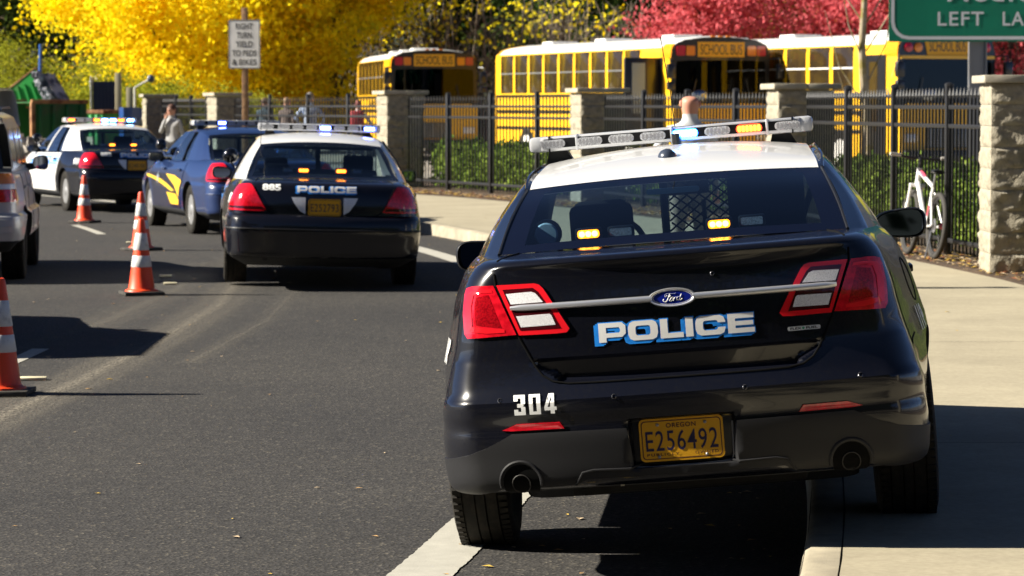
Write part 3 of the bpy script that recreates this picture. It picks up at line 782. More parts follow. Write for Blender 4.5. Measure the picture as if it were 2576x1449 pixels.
        for v in (1.78, 2.80):
            MB().box((sg * (sh.hw(v, .98) + .028), v, .93), (.022, .17, .03), bev=.01).build('door_handle', CHR if False else BLACK, t)
        # side decals on the doors
        v2, f2 = text2d('POLICE', .20, .03); v2 = fitw(v2, 1.15)
        MB().add([sh.S(sg, 2.72 - sg * a * 1.0, .80 + b, .004) for a, b in v2], f2).build('door_lettering', VBLUE, t, smooth=None)
        v2, f2 = text2d('911', .10, .05)
        MB().add([sh.S(sg, .98 - sg * a, .78 + b, .004) for a, b in v2], f2).build('wing_number', VWHITE, t, smooth=None)
        for v in (1.13, 4.0):
            zz = .330; wheel(t, sg * .835, v, .352, .235, .235, sg, RUB, STEEL, 'steel' if False else 'alloy', z=zz)
    # ---- underbody
    q = MB().box((0, .9, .26), (.9, .5, .10), bev=.03); q.tube([(-.60, .10, .34), (-.58, .5, .30), (-.45, 1.4, .24), (-.3, 2.5, .22)], .03, 8); q.tube([(.60, .10, .34), (.58, .5, .30), (.45, 1.4, .24), (.3, 2.5, .22)], .03, 8)
    q.box((0, 2.5, .22), (1.1, 3.2, .08), bev=.02)
    q.tube([(-.75, 1.13, .30), (.75, 1.13, .30)], .04, 8); q.box((-.36, .75, .255), (.10, .2, .09)); q.box((-.43, .7, .25), (.05, .1, .07))
    q.build('underbody', mat('underbody_black', (.012, .011, .010), .8), t)
    MB().box((-.235, .10, .318), (.014, .01, .022)).build('loose_tag', mat('tag_pale', (.55, .50, .38), .7), t)
    # ---- cabin
    headrest_seat(t, -.33, 1.85, 1.155, .29, .27); headrest_seat(t, .37, 2.2, 1.22, .36, .33); headrest_seat(t, -.38, 2.75, 1.16, .26, .24)
    MB().box((0, .90, 1.169), (1.10, .36, .006)).build('rear_shelf', DARKIN, t)
    q = MB()
    z0, z1 = 1.13, 1.43; x0, x1 = -.06, .25; y = 2.42
    for k in range(-12, 14):
        for s in (-1, 1):
            a = x0 + k * .055; pts = []
            for i in range(41):
                zz = z0 + (z1 - z0) * i / 40; xx = a + s * (zz - z0) * 1.25
                if x0 <= xx <= x1: pts.append((xx, y, zz))
            if len(pts) > 1: q.tube([pts[0], pts[-1]], .0042, 5)
    for xx, r_ in ((x0 - .018, .018), (x1 + .02, .02), (.095, .010)): q.tube([(xx, y, z0 - .05), (xx, y, (z1 - .0) if r_ > .011 else z0 + .13)], r_, 6)
    q.tube([(-.6, y, z1 + .0), (.6, y, z1 + .0)], .014, 6); q.tube([(-.6, y, z0 - .04), (.6, y, z0 - .04)], .016, 6)
    q.build('prisoner_cage', BPLAST, t, smooth=None)
    dash_lamp(t, -.330, .84, 1.208, True); dash_lamp(t, .178, .84, 1.208, True); dash_lamp(t, -.205, .86, 1.206, False); dash_lamp(t, .305, .86, 1.210, False)
    q = MB().lathe([(.046, -.03), (.046, .02), (.040, .026), (.002, .027)], 26, (-.50, .92, 1.215), Matrix.Rotation(R(90), 4, 'X'))
    sp = q.build('deck_speaker', mat('pale_disc', (.62, .74, .74), .5), t)
    MB().lathe([(.058, -.05), (.058, .012), (.047, .014)], 26, (-.50, .92, 1.215), Matrix.Rotation(R(90), 4, 'X')).build('speaker_housing', BPLAST, sp)
    MB().prism(rrect(.21, .022, .008, (0, 1.343)), 1.13, 1.16, Matrix.Rotation(R(0), 4, 'X')).build('high_brake_light', mat('brake_bar', (.05, .09, .13), .3), t)
    MB().box((.0, 3.2, 1.30), (.22, .04, .07), bev=.02).build('rear_view_mirror', BPLAST, t)
    MB().box((0, 3.55, 1.02), (1.3, .5, .06), bev=.02).build('dashboard', DARKIN, t)
    q = MB(); ring = [(-.37 + .17 * math.cos(a * .3142), 3.2 - .06 * math.sin(a * .3142), 1.03 + .16 * math.sin(a * .3142)) for a in range(21)]; q.tube(ring, .014, 6); q.build('steering_wheel', BPLAST, t)
    MB().tube([(.62, 2.35, 1.40), (.52, 2.25, 1.15), (.48, 2.15, 1.05)], .02, 6, flat=.3).build('seat_belt', mat('belt_grey', (.10, .12, .13), .8), t)
    # ---- roof furniture
    mods_bar(t, (-.025, 2.45, 1.556), 1.245, .066, .28, {4: 'b', 6: 'a'})
    q = MB(); q.ball((-.03, 1.74, 1.465), .040, 14, (1, 1.3, .95)); an = q.build('roof_antenna', mat('antenna_grey', (.035, .045, .07), .3), t)
    MB().tube([(.0, 2.3, 1.50), (.0, 2.3, 1.56)], .02, 8).build('antenna_base', BPLAST, t)
    MB().tube([(.0, 2.32, 1.53), (-.012, 2.3, 1.75), (-.035, 2.28, 1.98)], .0022, 5).build('whip_antenna', BPLAST, t)
    return t

def _poly_mesh(groups):
    """separate layers of convex loops -> one 2-D mesh (overlaps are merged visually: same plane and colour)"""
    v = []; f = []; k = 0
    for g in groups:
        a, c = refine2d(g, .02); b = len(v); v += [tuple(p) for p in a]; f += [tuple(b + i for i in t_) for t_ in c]
    return v, f
# ------------------------------------------------------------------ full-size saloon patrol cars
def saloon_shell():
    K = [(.20, .20, .80, .93, .35, .03, .12, 4.9, .9), (.26, .26, .90, .93, .16, .06, .14, 5.15, .9), (.285, .285, .935, .935, .05, .08, .15, 5.25, .9), (.33, .33, .955, .94, .0, .09, .16, 5.3, .9),
         (.45, .45, .965, .945, -.01, .09, .16, 5.36, .9), (.555, .555, .972, .945, -.022, .09, .16, 5.38, .9), (.575, .575, .972, .945, -.016, .09, .16, 5.38, .9), (.66, .66, .968, .94, -.008, .09, .16, 5.38, .9),
         (.682, .682, .967, .935, .02, .09, .155, 5.36, .89), (.70, .70, .966, .93, .055, .09, .15, 5.34, .89), (.78, .78, .958, .925, .06, .09, .15, 5.30, .88), (.86, .86, .938, .92, .07, .09, .15, 5.27, .87),
         (.93, .93, .908, .91, .085, .10, .15, 5.2, .86), (.965, .965, .885, .905, .10, .105, .15, 5.1, .85), (.985, .985, .865, .90, .125, .11, .15, 5.0, .84), (1.0, 1.0, .845, .90, .17, .12, .15, 4.9, .83),
         (1.04, 1.012, .82, .90, .28, .13, .16, 4.7, .82), (1.14, 1.022, .79, .90, .45, .14, .17, 4.5, .8), (1.30, 1.030, .74, .92, .72, .14, .15, 4.25, .8)]
    def kz(v): return pw(v, [(0, 1), (1.6, 1), (2.2, .97), (3.8, .92), (4.6, .70), (5.4, .35)])
    def bulge(v, z): return sum(.012 * math.exp(-((v - a) / .42) ** 2) * math.exp(-((z - .62) / .14) ** 2) for a in (1.2, 4.11))
    return Shell(K, .70, kz, None, bulge)
SAL = saloon_shell()
SQ = [.20, .24] + list(np.arange(.265, .70, .022)) + list(np.arange(.70, .96, .022)) + list(np.arange(.965, 1.0, .008)) + [1.0, 1.015, 1.04, 1.08, 1.14, 1.2, 1.30]
_body = {}
def saloon(name, label, loc, yaw, roll, scheme, number, plate_no, lit, amber=True, short=False, spot=True):
    t = thing(name, label, 'police car', loc, rot=(0, R(-roll), R(-yaw)), group='police cars stopped on the road with flashing lights')
    sh = SAL; main, roofm, doorm = {'bw': (BLACK, WHITE, WHITE), 'blue': (BLUEP, BLUEP, BLUEP)}[scheme]
    if scheme not in _body: _body[scheme] = sh.mesh([float(x) for x in SQ], n1=22, n2=8, n3=70, axles=(1.2, 4.11), rw=.365, m=main, dark=DARKIN)
    link('body', _body[scheme], t, 32)
    # bumper
    half = [(.0, .30), (.6, .30), (.80, .31), (1.0, .30), (1.12, .34), (1.13, .60), (1.05, .672), (.9, .678), (0, .678)]
    patch(sh, 'rear_bumper', [half, [(-a, b) for a, b in half[::-1]]], .006, main if scheme == 'blue' else BLACK, t, step=.05, thick=.01)
    seam(sh, 'boot_lid_gap', [(-.64, 1.2), (-.66, 1.0), (-.66, .955), (-.555, .745), (-.50, .702), (-.3, .695), (0, .695), (.3, .695), (.50, .702), (.555, .745), (.66, .955), (.66, 1.0), (.64, 1.2)], .009, .0008, GAP, t)
    MB().tube([sh.P(x * .1, .560, .010) for x in range(-10, 11)], .008, 6).build('bumper_strip', BPLAST if scheme == 'bw' else BLUEP, t)
    u1, L, v2, v3 = sh.lens(.85); o = u1 + L
    for sg in (-1, 1):
        F = lambda pl: [(sg * a, b) for a, b in pl]
        lm = patch(sh, 'tail_light', [F([(.548, .735), (.585, .728), (o - .02, .728), (o + .015, .755), (o + .0, .82), (o - .03, .89), (o - .075, .945), (o - .11, .965), (.705, .972), (.672, .950), (.615, .85)])], .012, RED, t, step=.04, thick=.012)
        patch(sh, 'lens_band', [F([(.585, .77), (o - .04, .77), (o - .03, .745), (.565, .742)])], .0135, DRED, lm, step=.05)
        patch(sh, 'reverse_light', [F([(.180, .862), (.312, .862), (.288, .81), (.232, .735), (.180, .705)])], .010, CLEAR, t, step=.04, thick=.01)
    def pf(x, z, off): return Vector((x, .045 - off, .772 + z))
    plate(t, pf, plate_no, big=False)
    if scheme == 'bw':
        ps = [block_word('POLICE', .058, .56, grow=.005, dx=-.003, dy=-.002), block_word('POLICE', .058, .56, grow=.005, dx=-.010, dy=-.008)]
        a, f = _poly_mesh(ps); patch(sh, 'police_lettering_edge', ([(p[0] + .02, p[1] + .938) for p in a], f), .003, VBLUE, t, smooth=None)
        a, f = _poly_mesh([block_word('POLICE', .058, .56)]); patch(sh, 'police_lettering', ([(p[0] + .02, p[1] + .938) for p in a], f), .005, VWHITE, t, smooth=None)
        v, f = text2d(number, .058, .045); v = fitw(v, .175); patch(sh, 'unit_number', ([(p[0] - .50, p[1] + .950) for p in v], f), .004, VWHITE, t, smooth=None)
    # greenhouse
    q = MB(); rows = ribbon([(.738, .70, 1.034, .78, 1.015), (.700, .95, 1.125, 1.03, 1.10), (.64, 1.24, 1.262, 1.32, 1.235), (.592, 1.48, 1.368, 1.56, 1.335)], 14, 14); q.grid(rows)
    nv, nu = len(rows), len(rows[0])
    for i in range(nv - 1):
        for j in range(nu - 1):
            yy = (i + .5) / (nv - 1); xx = abs(j + .5 - (nu - 1) / 2) / ((nu - 1) / 2); q.mi[i * (nu - 1) + j] = 1 if (yy < .07 or xx > .93 or yy > .93) else 0
    q.build('rear_window', [GTINT, TRIMK], t, smooth=60)
    roof = ribbon([(.590, 1.48, 1.370, 1.56, 1.337), (.592, 1.66, 1.408, 1.72, 1.368), (.590, 2.0, 1.445, 2.0, 1.400), (.588, 2.4, 1.458, 2.4, 1.412), (.585, 2.85, 1.445, 2.85, 1.400), (.58, 3.08, 1.415, 3.03, 1.375)], 14, 18)
    MB().grid(roof).build('roof', roofm, t, smooth=60); MB().grid([[p - Vector((0, 0, .03)) for p in r] for r in roof]).build('headliner', DARKIN, t)
    ws = ribbon([(.58, 3.07, 1.420, 3.02, 1.378), (.64, 3.4, 1.28, 3.32, 1.25), (.73, 3.9, 1.03, 3.78, 1.00)], 10, 10); MB().grid(ws).build('windscreen', GFRONT, t, smooth=60)
    lo = [(.738, .79, 1.014), (.80, 1.02, 1.004), (.845, 1.35, .992), (.865, 1.72, .978), (.872, 2.72, .965), (.872, 2.80, .965), (.862, 3.62, .955), (.735, 3.80, 1.0)]
    up = [(.592, 1.56, 1.337), (.612, 1.64, 1.350), (.625, 1.78, 1.364), (.630, 2.02, 1.378), (.630, 2.60, 1.390), (.630, 2.67, 1.390), (.625, 2.98, 1.372), (.582, 3.03, 1.374)]
    for sg in (-1, 1):
        MB().grid(strip(lo[:4], up[:4], 10, .015, sg)).build('rear_pillar', roofm, t, smooth=60)
        MB().grid(strip(lo[3:5], up[3:5], 8, .018, sg, 8)).build('side_window', GSKY, t, smooth=60)
        MB().grid(strip(lo[4:6], up[4:6], 8, .020, sg)).build('door_pillar', doorm, t, smooth=60)
        MB().grid(strip(lo[5:7], up[5:7], 8, .018, sg, 8)).build('side_window', GSKY, t, smooth=60)
        MB().grid(strip(lo[6:], up[6:], 8, .006, sg)).build('front_pillar', roofm, t, smooth=60)
        e = [r[0] if sg < 0 else r[-1] for r in roof]; oo = [Vector((sg * pw(p.y, [(1.56, .592), (1.78, .625), (2.02, .630), (2.98, .625), (3.03, .582)]), p.y, pw(p.y, [(1.56, 1.337), (1.64, 1.350), (1.78, 1.364), (2.02, 1.378), (2.6, 1.390), (2.98, 1.372), (3.03, 1.374)]))) for p in e]
        MB().grid([e, oo]).build('roof_rail', roofm, t, smooth=None)
        # rear quarter-light divider and doors
        k = .78; a = Vector(lo[3]).lerp(Vector(lo[4]), .25); b = Vector(up[3]).lerp(Vector(up[4]), .22)
        MB().tube([(sg * (a.x + .012), a.y, a.z), (sg * ((a.x + b.x) / 2 + .032), (a.y + b.y) / 2, (a.z + b.z) / 2), (sg * (b.x + .012), b.y, b.z)], .014, 6).build('window_divider', TRIMK, t)
        rd = [(1.70, .74), (1.78, .60), (1.70, .45)] ; rearp = [(1.55, .955), (1.56, .80), (1.62, .68), (1.70, .54), (1.72, .32), (2.735, .32), (2.735, .955)]
        frontp = [(2.75, .32), (3.62, .32), (3.64, .60), (3.70, .955), (2.75, .955)]
        for nm, pl, hv in (('rear_door', rearp, 1.82), ('front_door', frontp, 2.9)):
            d = patch(sh, nm, [pl], .006, doorm, t, step=.07, mode='S', side=sg, thick=.008)
            MB().box((sg * (sh.hw(hv, .86) + .018), hv, .855), (.03, .16, .035), bev=.012).build('door_handle', BPLAST if scheme == 'bw' else BLUEP, d)
        if scheme == 'bw':
            fe = patch(sh, 'front_wing', [[(3.72, .62), (3.72, .955), (4.2, .94), (4.9, .80), (5.0, .7), (4.6, .66), (4.45, .74), (4.11, .78), (3.78, .74)]], .005, WHITE, t, step=.07, mode='S', side=sg)
            st = patch(sh, 'door_stripe', [[(1.66, .76), (3.62, .76), (3.62, .785), (1.62, .785)], [(1.63, .80), (2.0, .80), (2.0, .83), (1.6, .83)], [(1.60, .845), (2.0, .845), (2.0, .875), (1.58, .875)], [(3.3, .80), (3.64, .80), (3.64, .83), (3.3, .83)]], .008, VBLUE, t, step=.1, mode='S', side=sg)
            v, f = text2d('POLICE', .11, .03); v = fitw(v, 1.05); MB().add([sh.S(sg, 2.62 + sg * a, .85 + b, .009) for a, b in v], f).build('door_lettering', VBLUE, t, smooth=None)
            v, f = text2d('911' if number == '882' else '970', .10, .05); v = fitw(v, .26); MB().add([sh.S(sg, .60 + sg * a, .83 + b, .005) for a, b in v], f).build('wing_number', VWHITE, t, smooth=None)
        else:
            patch(sh, 'lower_livery', [[(1.72, .32), (1.80, .46), (1.72, .62), (1.58, .70), (2.0, .77), (2.7, .79), (3.64, .80), (4.3, .80), (4.9, .76), (4.62, .70), (4.45, .78), (4.11, .78), (3.78, .74), (3.64, .55), (3.62, .32)]], .0075, NAVY, t, step=.07, mode='S', side=sg)
            patch(sh, 'livery_sweep', [[(2.70, .79), (2.1, .775), (1.60, .71), (1.72, .60), (1.80, .47), (1.92, .56), (2.10, .64), (2.40, .71)], [(4.5, .77), (3.9, .76), (3.1, .71), (2.6, .65), (2.05, .56), (2.28, .55), (2.9, .63), (3.6, .70), (4.3, .74)], [(2.60, .53), (1.96, .52), (1.80, .44), (1.83, .37), (2.35, .37)]], .010, VYEL, t, step=.05, mode='S', side=sg)
            v = [(3.25 + .10 * (1 if k % 2 == 0 else .42) * math.cos(R(90 + 36 * k)), .72 + .11 * (1 if k % 2 == 0 else .42) * math.sin(R(90 + 36 * k))) for k in range(10)]
            patch(sh, 'door_star', [v], .013, mat('star_silver', (.45, .52, .56), .3, metal=.5), t, step=.05, mode='S', side=sg)
        mirror(t, (sg * .975, 3.42, 1.01), .20, .12, sg)
        if spot and sg < 0:
            MB().tube([(sg * .80, 3.56, 1.02), (sg * .88, 3.5, 1.12)], .014, 6).build('spotlight_stem', CHR, t)
            q = MB().ball((sg * .885, 3.46, 1.185), .082, 16, (1, .9, 1)); sp = q.build('spotlight', TRIMK, t)
        for v in (1.2, 4.11): wheel(t, sg * .825, v, .335, .225, .205, sg, RUB, STEEL, 'steel', z=.325)
    # underside and silencers
    q = MB().box((0, .8, .28), (1.1, .6, .14), bev=.04); q.tube([(-.8, 1.2, .30), (.8, 1.2, .30)], .05, 8); q.ball((0, 1.2, .30), .13, 10); q.box((0, 2.6, .24), (1.3, 3.0, .08)); q.tube([(-.55, .12, .29), (-.55, .6, .29)], .03, 8); q.tube([(.55, .12, .29), (.55, .6, .29)], .03, 8)
    q.build('underbody', mat('underbody_black', (.012, .011, .010), .8), t)
    # cabin
    headrest_seat(t, -.42, 2.0, 1.03, .26, .22); headrest_seat(t, .42, 2.6, 1.09, .34, .28); headrest_seat(t, -.42, 2.75, 1.07, .26, .24)
    q = MB(); q.box((0, 2.35, 1.30), (1.1, .03, .03)); q.box((0, 2.35, 1.06), (1.2, .03, .05)); q.box((0, 2.35, 1.18), (.05, .03, .24)); q.build('prisoner_cage', BPLAST, t)
    MB().box((0, 3.5, .99), (1.3, .5, .08), bev=.02).build('dashboard', DARKIN, t)
    if amber:
        for x in (-.180, .185): dash_lamp(t, x, 1.0, 1.098, True, 1.15)
    for x in (-.33, .34): dash_lamp(t, x, 1.0, 1.098, False, .95)
    mods_bar(t, (.01, 2.62, 1.505), 1.25, .075, .28, lit)
    MB().tube([(-.60, 1.35, 1.20), (-.59, 1.33, 1.75)], .0035, 5).build('whip_antenna', BPLAST, t) if scheme == 'bw' and number == '885' else None
    return t
# ------------------------------------------------------------------ ground, road, pavement
def kerb_x(y):
    t = y - 10
    if t < -4: return .96 + .1355 * -4 - .00682 * 16 + (.1355 + .00682 * 8) * (t + 4)
    if t > 62: return .96 + .1355 * 62 - .00682 * 3844 + (.1355 - .01364 * 62) * (t - 62)
    return .96 + .1355 * t - .00682 * t * t
_by = np.array([-40, 10, 26.4, 28.2, 30.6, 40, 50.6, 53.5, 62, 75, 110.]); _bx = np.array([5.6, 5.05, 4.57, 4.42, 4.15, 2.55, -.5, -1.78, -5.4, -11.5, -30.])
def back_x(y): return float(mono(y, _by, _bx[:, None])[0])
FP = [(6.3, 8.2), (5.75, 18.4), (4.93, 28.45), (3.82, 39.2), (1.42, 49.1), (-2.18, 57.75), (-6.4, 66.6), (-8.95, 75.0)]
def fence_x(y): return float(np.interp(y, [-60] + [p[1] for p in FP] + [110], [8.5] + [p[0] for p in FP] + [-24]))

def setting(name, rows, m, smooth=None):
    o = MB().grid(rows).build(name, m, None, smooth=smooth); return tag(o, kind='structure')
def asphalt():
    m = mat('road_asphalt', (.05, .05, .05), .86, spec=.35); n = m.node_tree; b = n.nodes['Principled BSDF']
    tc = n.nodes.new('ShaderNodeTexCoord')
    def noise(s, d=2, r=.5):
        t = n.nodes.new('ShaderNodeTexNoise'); t.inputs['Scale'].default_value = s; t.inputs['Detail'].default_value = d; t.inputs['Roughness'].default_value = r; n.links.new(tc.outputs['Object'], t.inputs['Vector']); return t
    def ramp(src, pts):
        r = n.nodes.new('ShaderNodeValToRGB'); e = r.color_ramp.elements; e[0].position, e[0].color = pts[0][0], (*pts[0][1], 1); e[1].position, e[1].color = pts[-1][0], (*pts[-1][1], 1)
        for p, c in pts[1:-1]: q = e.new(p); q.color = (*c, 1)
        n.links.new(src, r.inputs[0]); return r
    v = n.nodes.new('ShaderNodeTexVoronoi'); v.inputs['Scale'].default_value = 75; n.links.new(tc.outputs['Object'], v.inputs['Vector'])
    f = ramp(v.outputs['Color'], [(0.0, (.013, .0125, .0125)), (.45, (.030, .0292, .029)), (.8, (.051, .0485, .046)), (1, (.15, .135, .105))])
    big = ramp(noise(.35, 5, .6).outputs['Fac'], [(.3, (.78, .78, .80)), (.7, (1.18, 1.15, 1.1))])
    med = ramp(noise(6, 4, .7).outputs['Fac'], [(.3, (.85, .85, .85)), (.7, (1.15, 1.14, 1.12))])
    a = n.nodes.new('ShaderNodeMix'); a.data_type = 'RGBA'; a.blend_type = 'MULTIPLY'; a.inputs[0].default_value = 1; n.links.new(f.outputs[0], a.inputs[6]); n.links.new(big.outputs[0], a.inputs[7])
    c = n.nodes.new('ShaderNodeMix'); c.data_type = 'RGBA'; c.blend_type = 'MULTIPLY'; c.inputs[0].default_value = 1; n.links.new(a.outputs[2], c.inputs[6]); n.links.new(med.outputs[0], c.inputs[7])
    n.links.new(c.outputs[2], b.inputs['Base Color'])
    k = n.nodes.new('ShaderNodeBump'); k.inputs['Strength'].default_value = .55; k.inputs['Distance'].default_value = .006; n.links.new(v.outputs['Distance'], k.inputs['Height']); n.links.new(k.outputs[0], b.inputs['Normal'])
    return m
ASPH = asphalt()
CONC = mat('pavement_concrete', (.40, .355, .255), .85, spec=.3, noise=(38, (.335, .295, .21), .35, .75, 8), bump=(160, .35, .003))
stain(CONC, .9, .84, 1.06); stain(CONC, 7, .93, 1.04)
KERBM = mat('kerb_concrete', (.385, .34, .25), .85, spec=.3, noise=(9, (.28, .25, .19), .35, .75, 8), bump=(120, .4, .003))
stain(KERBM, 2.5, .72, 1.05)
MULCH = mat('verge_mulch', (.10, .062, .035), .95, noise=(30, (.035, .022, .014), .4, .65, 6), bump=(60, .8, .02))
PAINT = mat('road_paint', (.43, .415, .36), .7, noise=(70, (.42, .40, .35), .60, .78, 6), bump=(140, .4, .002))
stain(PAINT, 9, .86, 1.04)
LOT = mat('car_park_bounce', (.34, .32, .28), .9, noise=(3, (.26, .24, .21), .4, .6))  # pale base raised to bounce light onto the bus fronts
EARTH = mat('earth', (.06, .055, .035), .95, noise=(.5, (.03, .035, .02), .4, .6, 6))

setting('ground', [[(-900, -900, -.05), (900, -900, -.05)], [(-900, 1500, -.05), (900, 1500, -.05)]], EARTH)
Y = list(np.arange(-40, 110.1, 1.5))
setting('road', [[(-70, y, 0), (-20, y, 0), (kerb_x(y) + .03, y, 0)] for y in Y], ASPH)
# kerb: face, rounded nose, top
def off_x(y, d):
    s = (kerb_x(y + .2) - kerb_x(y - .2)) / .4; k = 1 / math.sqrt(1 + s * s); return kerb_x(y) + d * k, y - d * s * k
kp = [(0, -.03), (.012, .115), (.022, .138), (.042, .15), (.150, .15), (.150, .05)]
y = -40.; kb = MB()
while y < 110:
    y2 = min(y + 3.0, 110); rows = []
    for k in range(5):
        yy = y + .004 + (y2 - y - .008) * k / 4; rows.append([(*off_x(yy, d), z) for d, z in kp])
    kb.grid(rows); n_ = len(kb.v); kb.f.append(tuple(n_ - 6 + i for i in range(6))); kb.mi.append(0); kb.f.append(tuple(n_ - 30 + i for i in range(6))[::-1]); kb.mi.append(0)
    y = y2
tag(kb.build('kerb', KERBM), kind='structure')
setting('pavement_bed', [[(*off_x(y, .02), .135), (back_x(y) + .02, y, .135)] for y in Y], mat('joint_dark', (.05, .045, .035), .9))
pv = MB(); y = -40.
while y < 105:
    y2 = y + 6.0; rows = []
    for k in range(6):
        yy = y + .006 + (y2 - y - .012) * k / 5; x0, ya = off_x(yy, .158); x1 = back_x(yy); rows.append([(lerp(x0, x1, i / 6), lerp(ya, yy, i / 6), .1505) for i in range(7)])
    pv.grid(rows); y = y2
tag(pv.build('pavement', CONC), kind='structure')
setting('verge', [[(back_x(y) + .012, y, .145), (lerp(back_x(y), fence_x(y), .5), y, .165), (fence_x(y) + .3, y, .17), (fence_x(y) + 2.4, y, .20), (fence_x(y) + 3.2, y, .19)] for y in Y], MULCH, 60)
setting('car_park', [[(fence_x(y) + 3.1, y, .2), (80, y, .2)] for y in Y], LOT)
# bank behind everything
def bank_z(x, y): return smooth01((y - 110) / 50) * 16
setting('bank', [[(x, y, .1 + bank_z(x, y) + 1.2 * math.sin(x * .21) * smooth01((y - 104) / 30)) for x in range(-140, 141, 7)] for y in list(range(100, 170, 5)) + [400]], mat('bank_scrub', (.020, .026, .010), .95, noise=(.9, (.065, .040, .018), .45, .6, 8), bump=(3, .8, .4)), 60)
# painted lines
def fog_x(y): t = y - 10; return -.51 + .164 * t - .00725 * t * t
def band(xf, y0, y1, wdt, z=.004, n=60, jag=0):
    rows = []; rr = random.Random(3)
    for k in range(n + 1):
        y = lerp(y0, y1, k / n); s = (xf(y + .2) - xf(y - .2)) / .4; c = 1 / math.sqrt(1 + s * s); a = wdt / 2 + rr.uniform(-jag, jag); b = wdt / 2 + rr.uniform(-jag, jag)
        rows.append([(xf(y) - a * c, y + a * s * c, z), (xf(y) + b * c, y - b * s * c, z)])
    return rows
tag(MB().grid(band(lambda y: fog_x(y) + .022, -20, 70, .243, n=2600, jag=.004)).build('edge_line', PAINT, smooth=None), kind='structure')
def lane_x(y): t = y - 20; return -3.42 + .03 * t - .0068 * t * t
q = MB()
for a, b in ((5, 8), (18.1, 21.2), (30.3, 31.2), (40.2, 43.3), (52, 55), (64, 67)): q.grid(band(lane_x, a, b, .125, n=30))
tag(q.build('lane_dashes', PAINT, smooth=None), kind='structure')
# pale dust dragged by tyres round the bend
def dust_mat():
    m = bpy.data.materials.new('tyre_dust'); m.use_nodes = True; n = m.node_tree; n.nodes.clear()
    o = n.nodes.new('ShaderNodeOutputMaterial'); t = n.nodes.new('ShaderNodeBsdfTransparent'); d = n.nodes.new('ShaderNodeBsdfDiffuse'); d.inputs[0].default_value = (.30, .27, .22, 1); x = n.nodes.new('ShaderNodeMixShader')
    uv = n.nodes.new('ShaderNodeAttribute'); uv.attribute_name = 'across'
    tc = n.nodes.new('ShaderNodeTexCoord'); z = n.nodes.new('ShaderNodeTexNoise'); z.inputs['Scale'].default_value = 60; n.links.new(tc.outputs['Object'], z.inputs[0])
    a = n.nodes.new('ShaderNodeMath'); a.operation = 'MULTIPLY'; r = n.nodes.new('ShaderNodeMapRange'); r.inputs[1].default_value = .35; r.inputs[2].default_value = .75; n.links.new(z.outputs['Fac'], r.inputs[0])
    n.links.new(r.outputs[0], a.inputs[0]); n.links.new(uv.outputs['Fac'], a.inputs[1]); n.links.new(a.outputs[0], x.inputs[0]); n.links.new(t.outputs[0], x.inputs[1]); n.links.new(d.outputs[0], x.inputs[2]); n.links.new(x.outputs[0], o.inputs[0])
    return m
q = MB(); al = []
for path, wdt, amp in (([(-3.1, 13.2), (-2.95, 15.5), (-2.75, 18.8), (-2.62, 22.4), (-2.58, 26), (-2.75, 29.5), (-3.2, 34)], .34, .62), ([(-3.9, 17.5), (-3.55, 20.5), (-3.3, 24), (-3.2, 28), (-3.4, 33)], .34, .30), ([(-2.2, 20), (-2.0, 24), (-2.05, 28)], .14, .22), ([(-5.6, 18), (-5.1, 24), (-5.2, 30)], .4, .3)):
    n_ = 60
    for k in range(n_ + 1):
        s = k / n_ * (len(path) - 1); i = min(int(s), len(path) - 2); a, b = path[i], path[i + 1]; x = lerp(a[0], b[0], s - i); y = lerp(a[1], b[1], s - i)
        for j in range(9):
            e = (j / 4 - 1); q.v.append((x + e * wdt, y, .0045)); al.append(2.3 * amp * math.exp(-(e * 1.9) ** 2) * (.75 + .25 * math.cos(e * 14)) * (1 - .6 * k / n_) * (0 if j in (0, 8) else 1))
    b0 = len(q.v) - (n_ + 1) * 9
    for k in range(n_):
        for j in range(8): q.f.append((b0 + k * 9 + j, b0 + k * 9 + j + 1, b0 + k * 9 + j + 10, b0 + k * 9 + j + 9)); q.mi.append(0)
o = q.build('tyre_dust', dust_mat(), smooth=None, fixn=False); at = o.data.attributes.new('across', 'FLOAT', 'POINT'); at.data.foreach_set('value', al); tag(o, kind='structure')

# ------------------------------------------------------------------ loose leaves (uncountable)
def scatter(name, label, cat, pts, m, size=(.03, .07)):
    q = MB()
    for x, y, z in pts:
        s = rnd.uniform(*size); a = rnd.uniform(0, 6.28); tl = rnd.uniform(-.5, .5); ca, sa = math.cos(a), math.sin(a); h = s * .3
        c = [(-.5, 0, .0), (0, -.32, .3), (.5, 0, .05 + .3 * tl), (0, .32, .28)]
        q.add([(x + (p * ca - r_ * sa) * s, y + (p * sa + r_ * ca) * s, z + .004 + k * h) for p, r_, k in c], [(0, 1, 2, 3)], rnd.randrange(len(m)))
    return tag(q.build(name, m, smooth=None, fixn=False), label, cat, None, 'stuff')
LV = [mat('leaf_tan', (.42, .26, .11), .8), mat('leaf_rust', (.28, .09, .03), .8), mat('leaf_yellow', (.60, .40, .06), .8), mat('leaf_pale', (.50, .38, .24), .8)]
pts = []
for _ in range(3600):
    y = rnd.uniform(20, 62); b = back_x(y); f = fence_x(y); x = b + abs(rnd.gauss(0, .28)) + rnd.uniform(0, .3) + (.4 if rnd.random() < .35 else 0); pts.append((x, y, .165))
scatter('fallen_leaves', 'dry brown fallen leaves along the foot of the railings', 'leaves', pts, LV, (.05, .12))
pts = []
for _ in range(150):
    y = 9.5 + 40 * rnd.random() ** 1.6; x = rnd.uniform(-.18 * y, kerb_x(y) - .05); pts.append((x, y, 0))
for _ in range(60): y = rnd.uniform(9.6, 16); pts.append((rnd.uniform(fog_x(y), kerb_x(y)), y, 0))
for _ in range(260): y = rnd.uniform(17, 62); pts.append((kerb_x(y) - abs(rnd.gauss(0, .07)) - .02, y, 0))
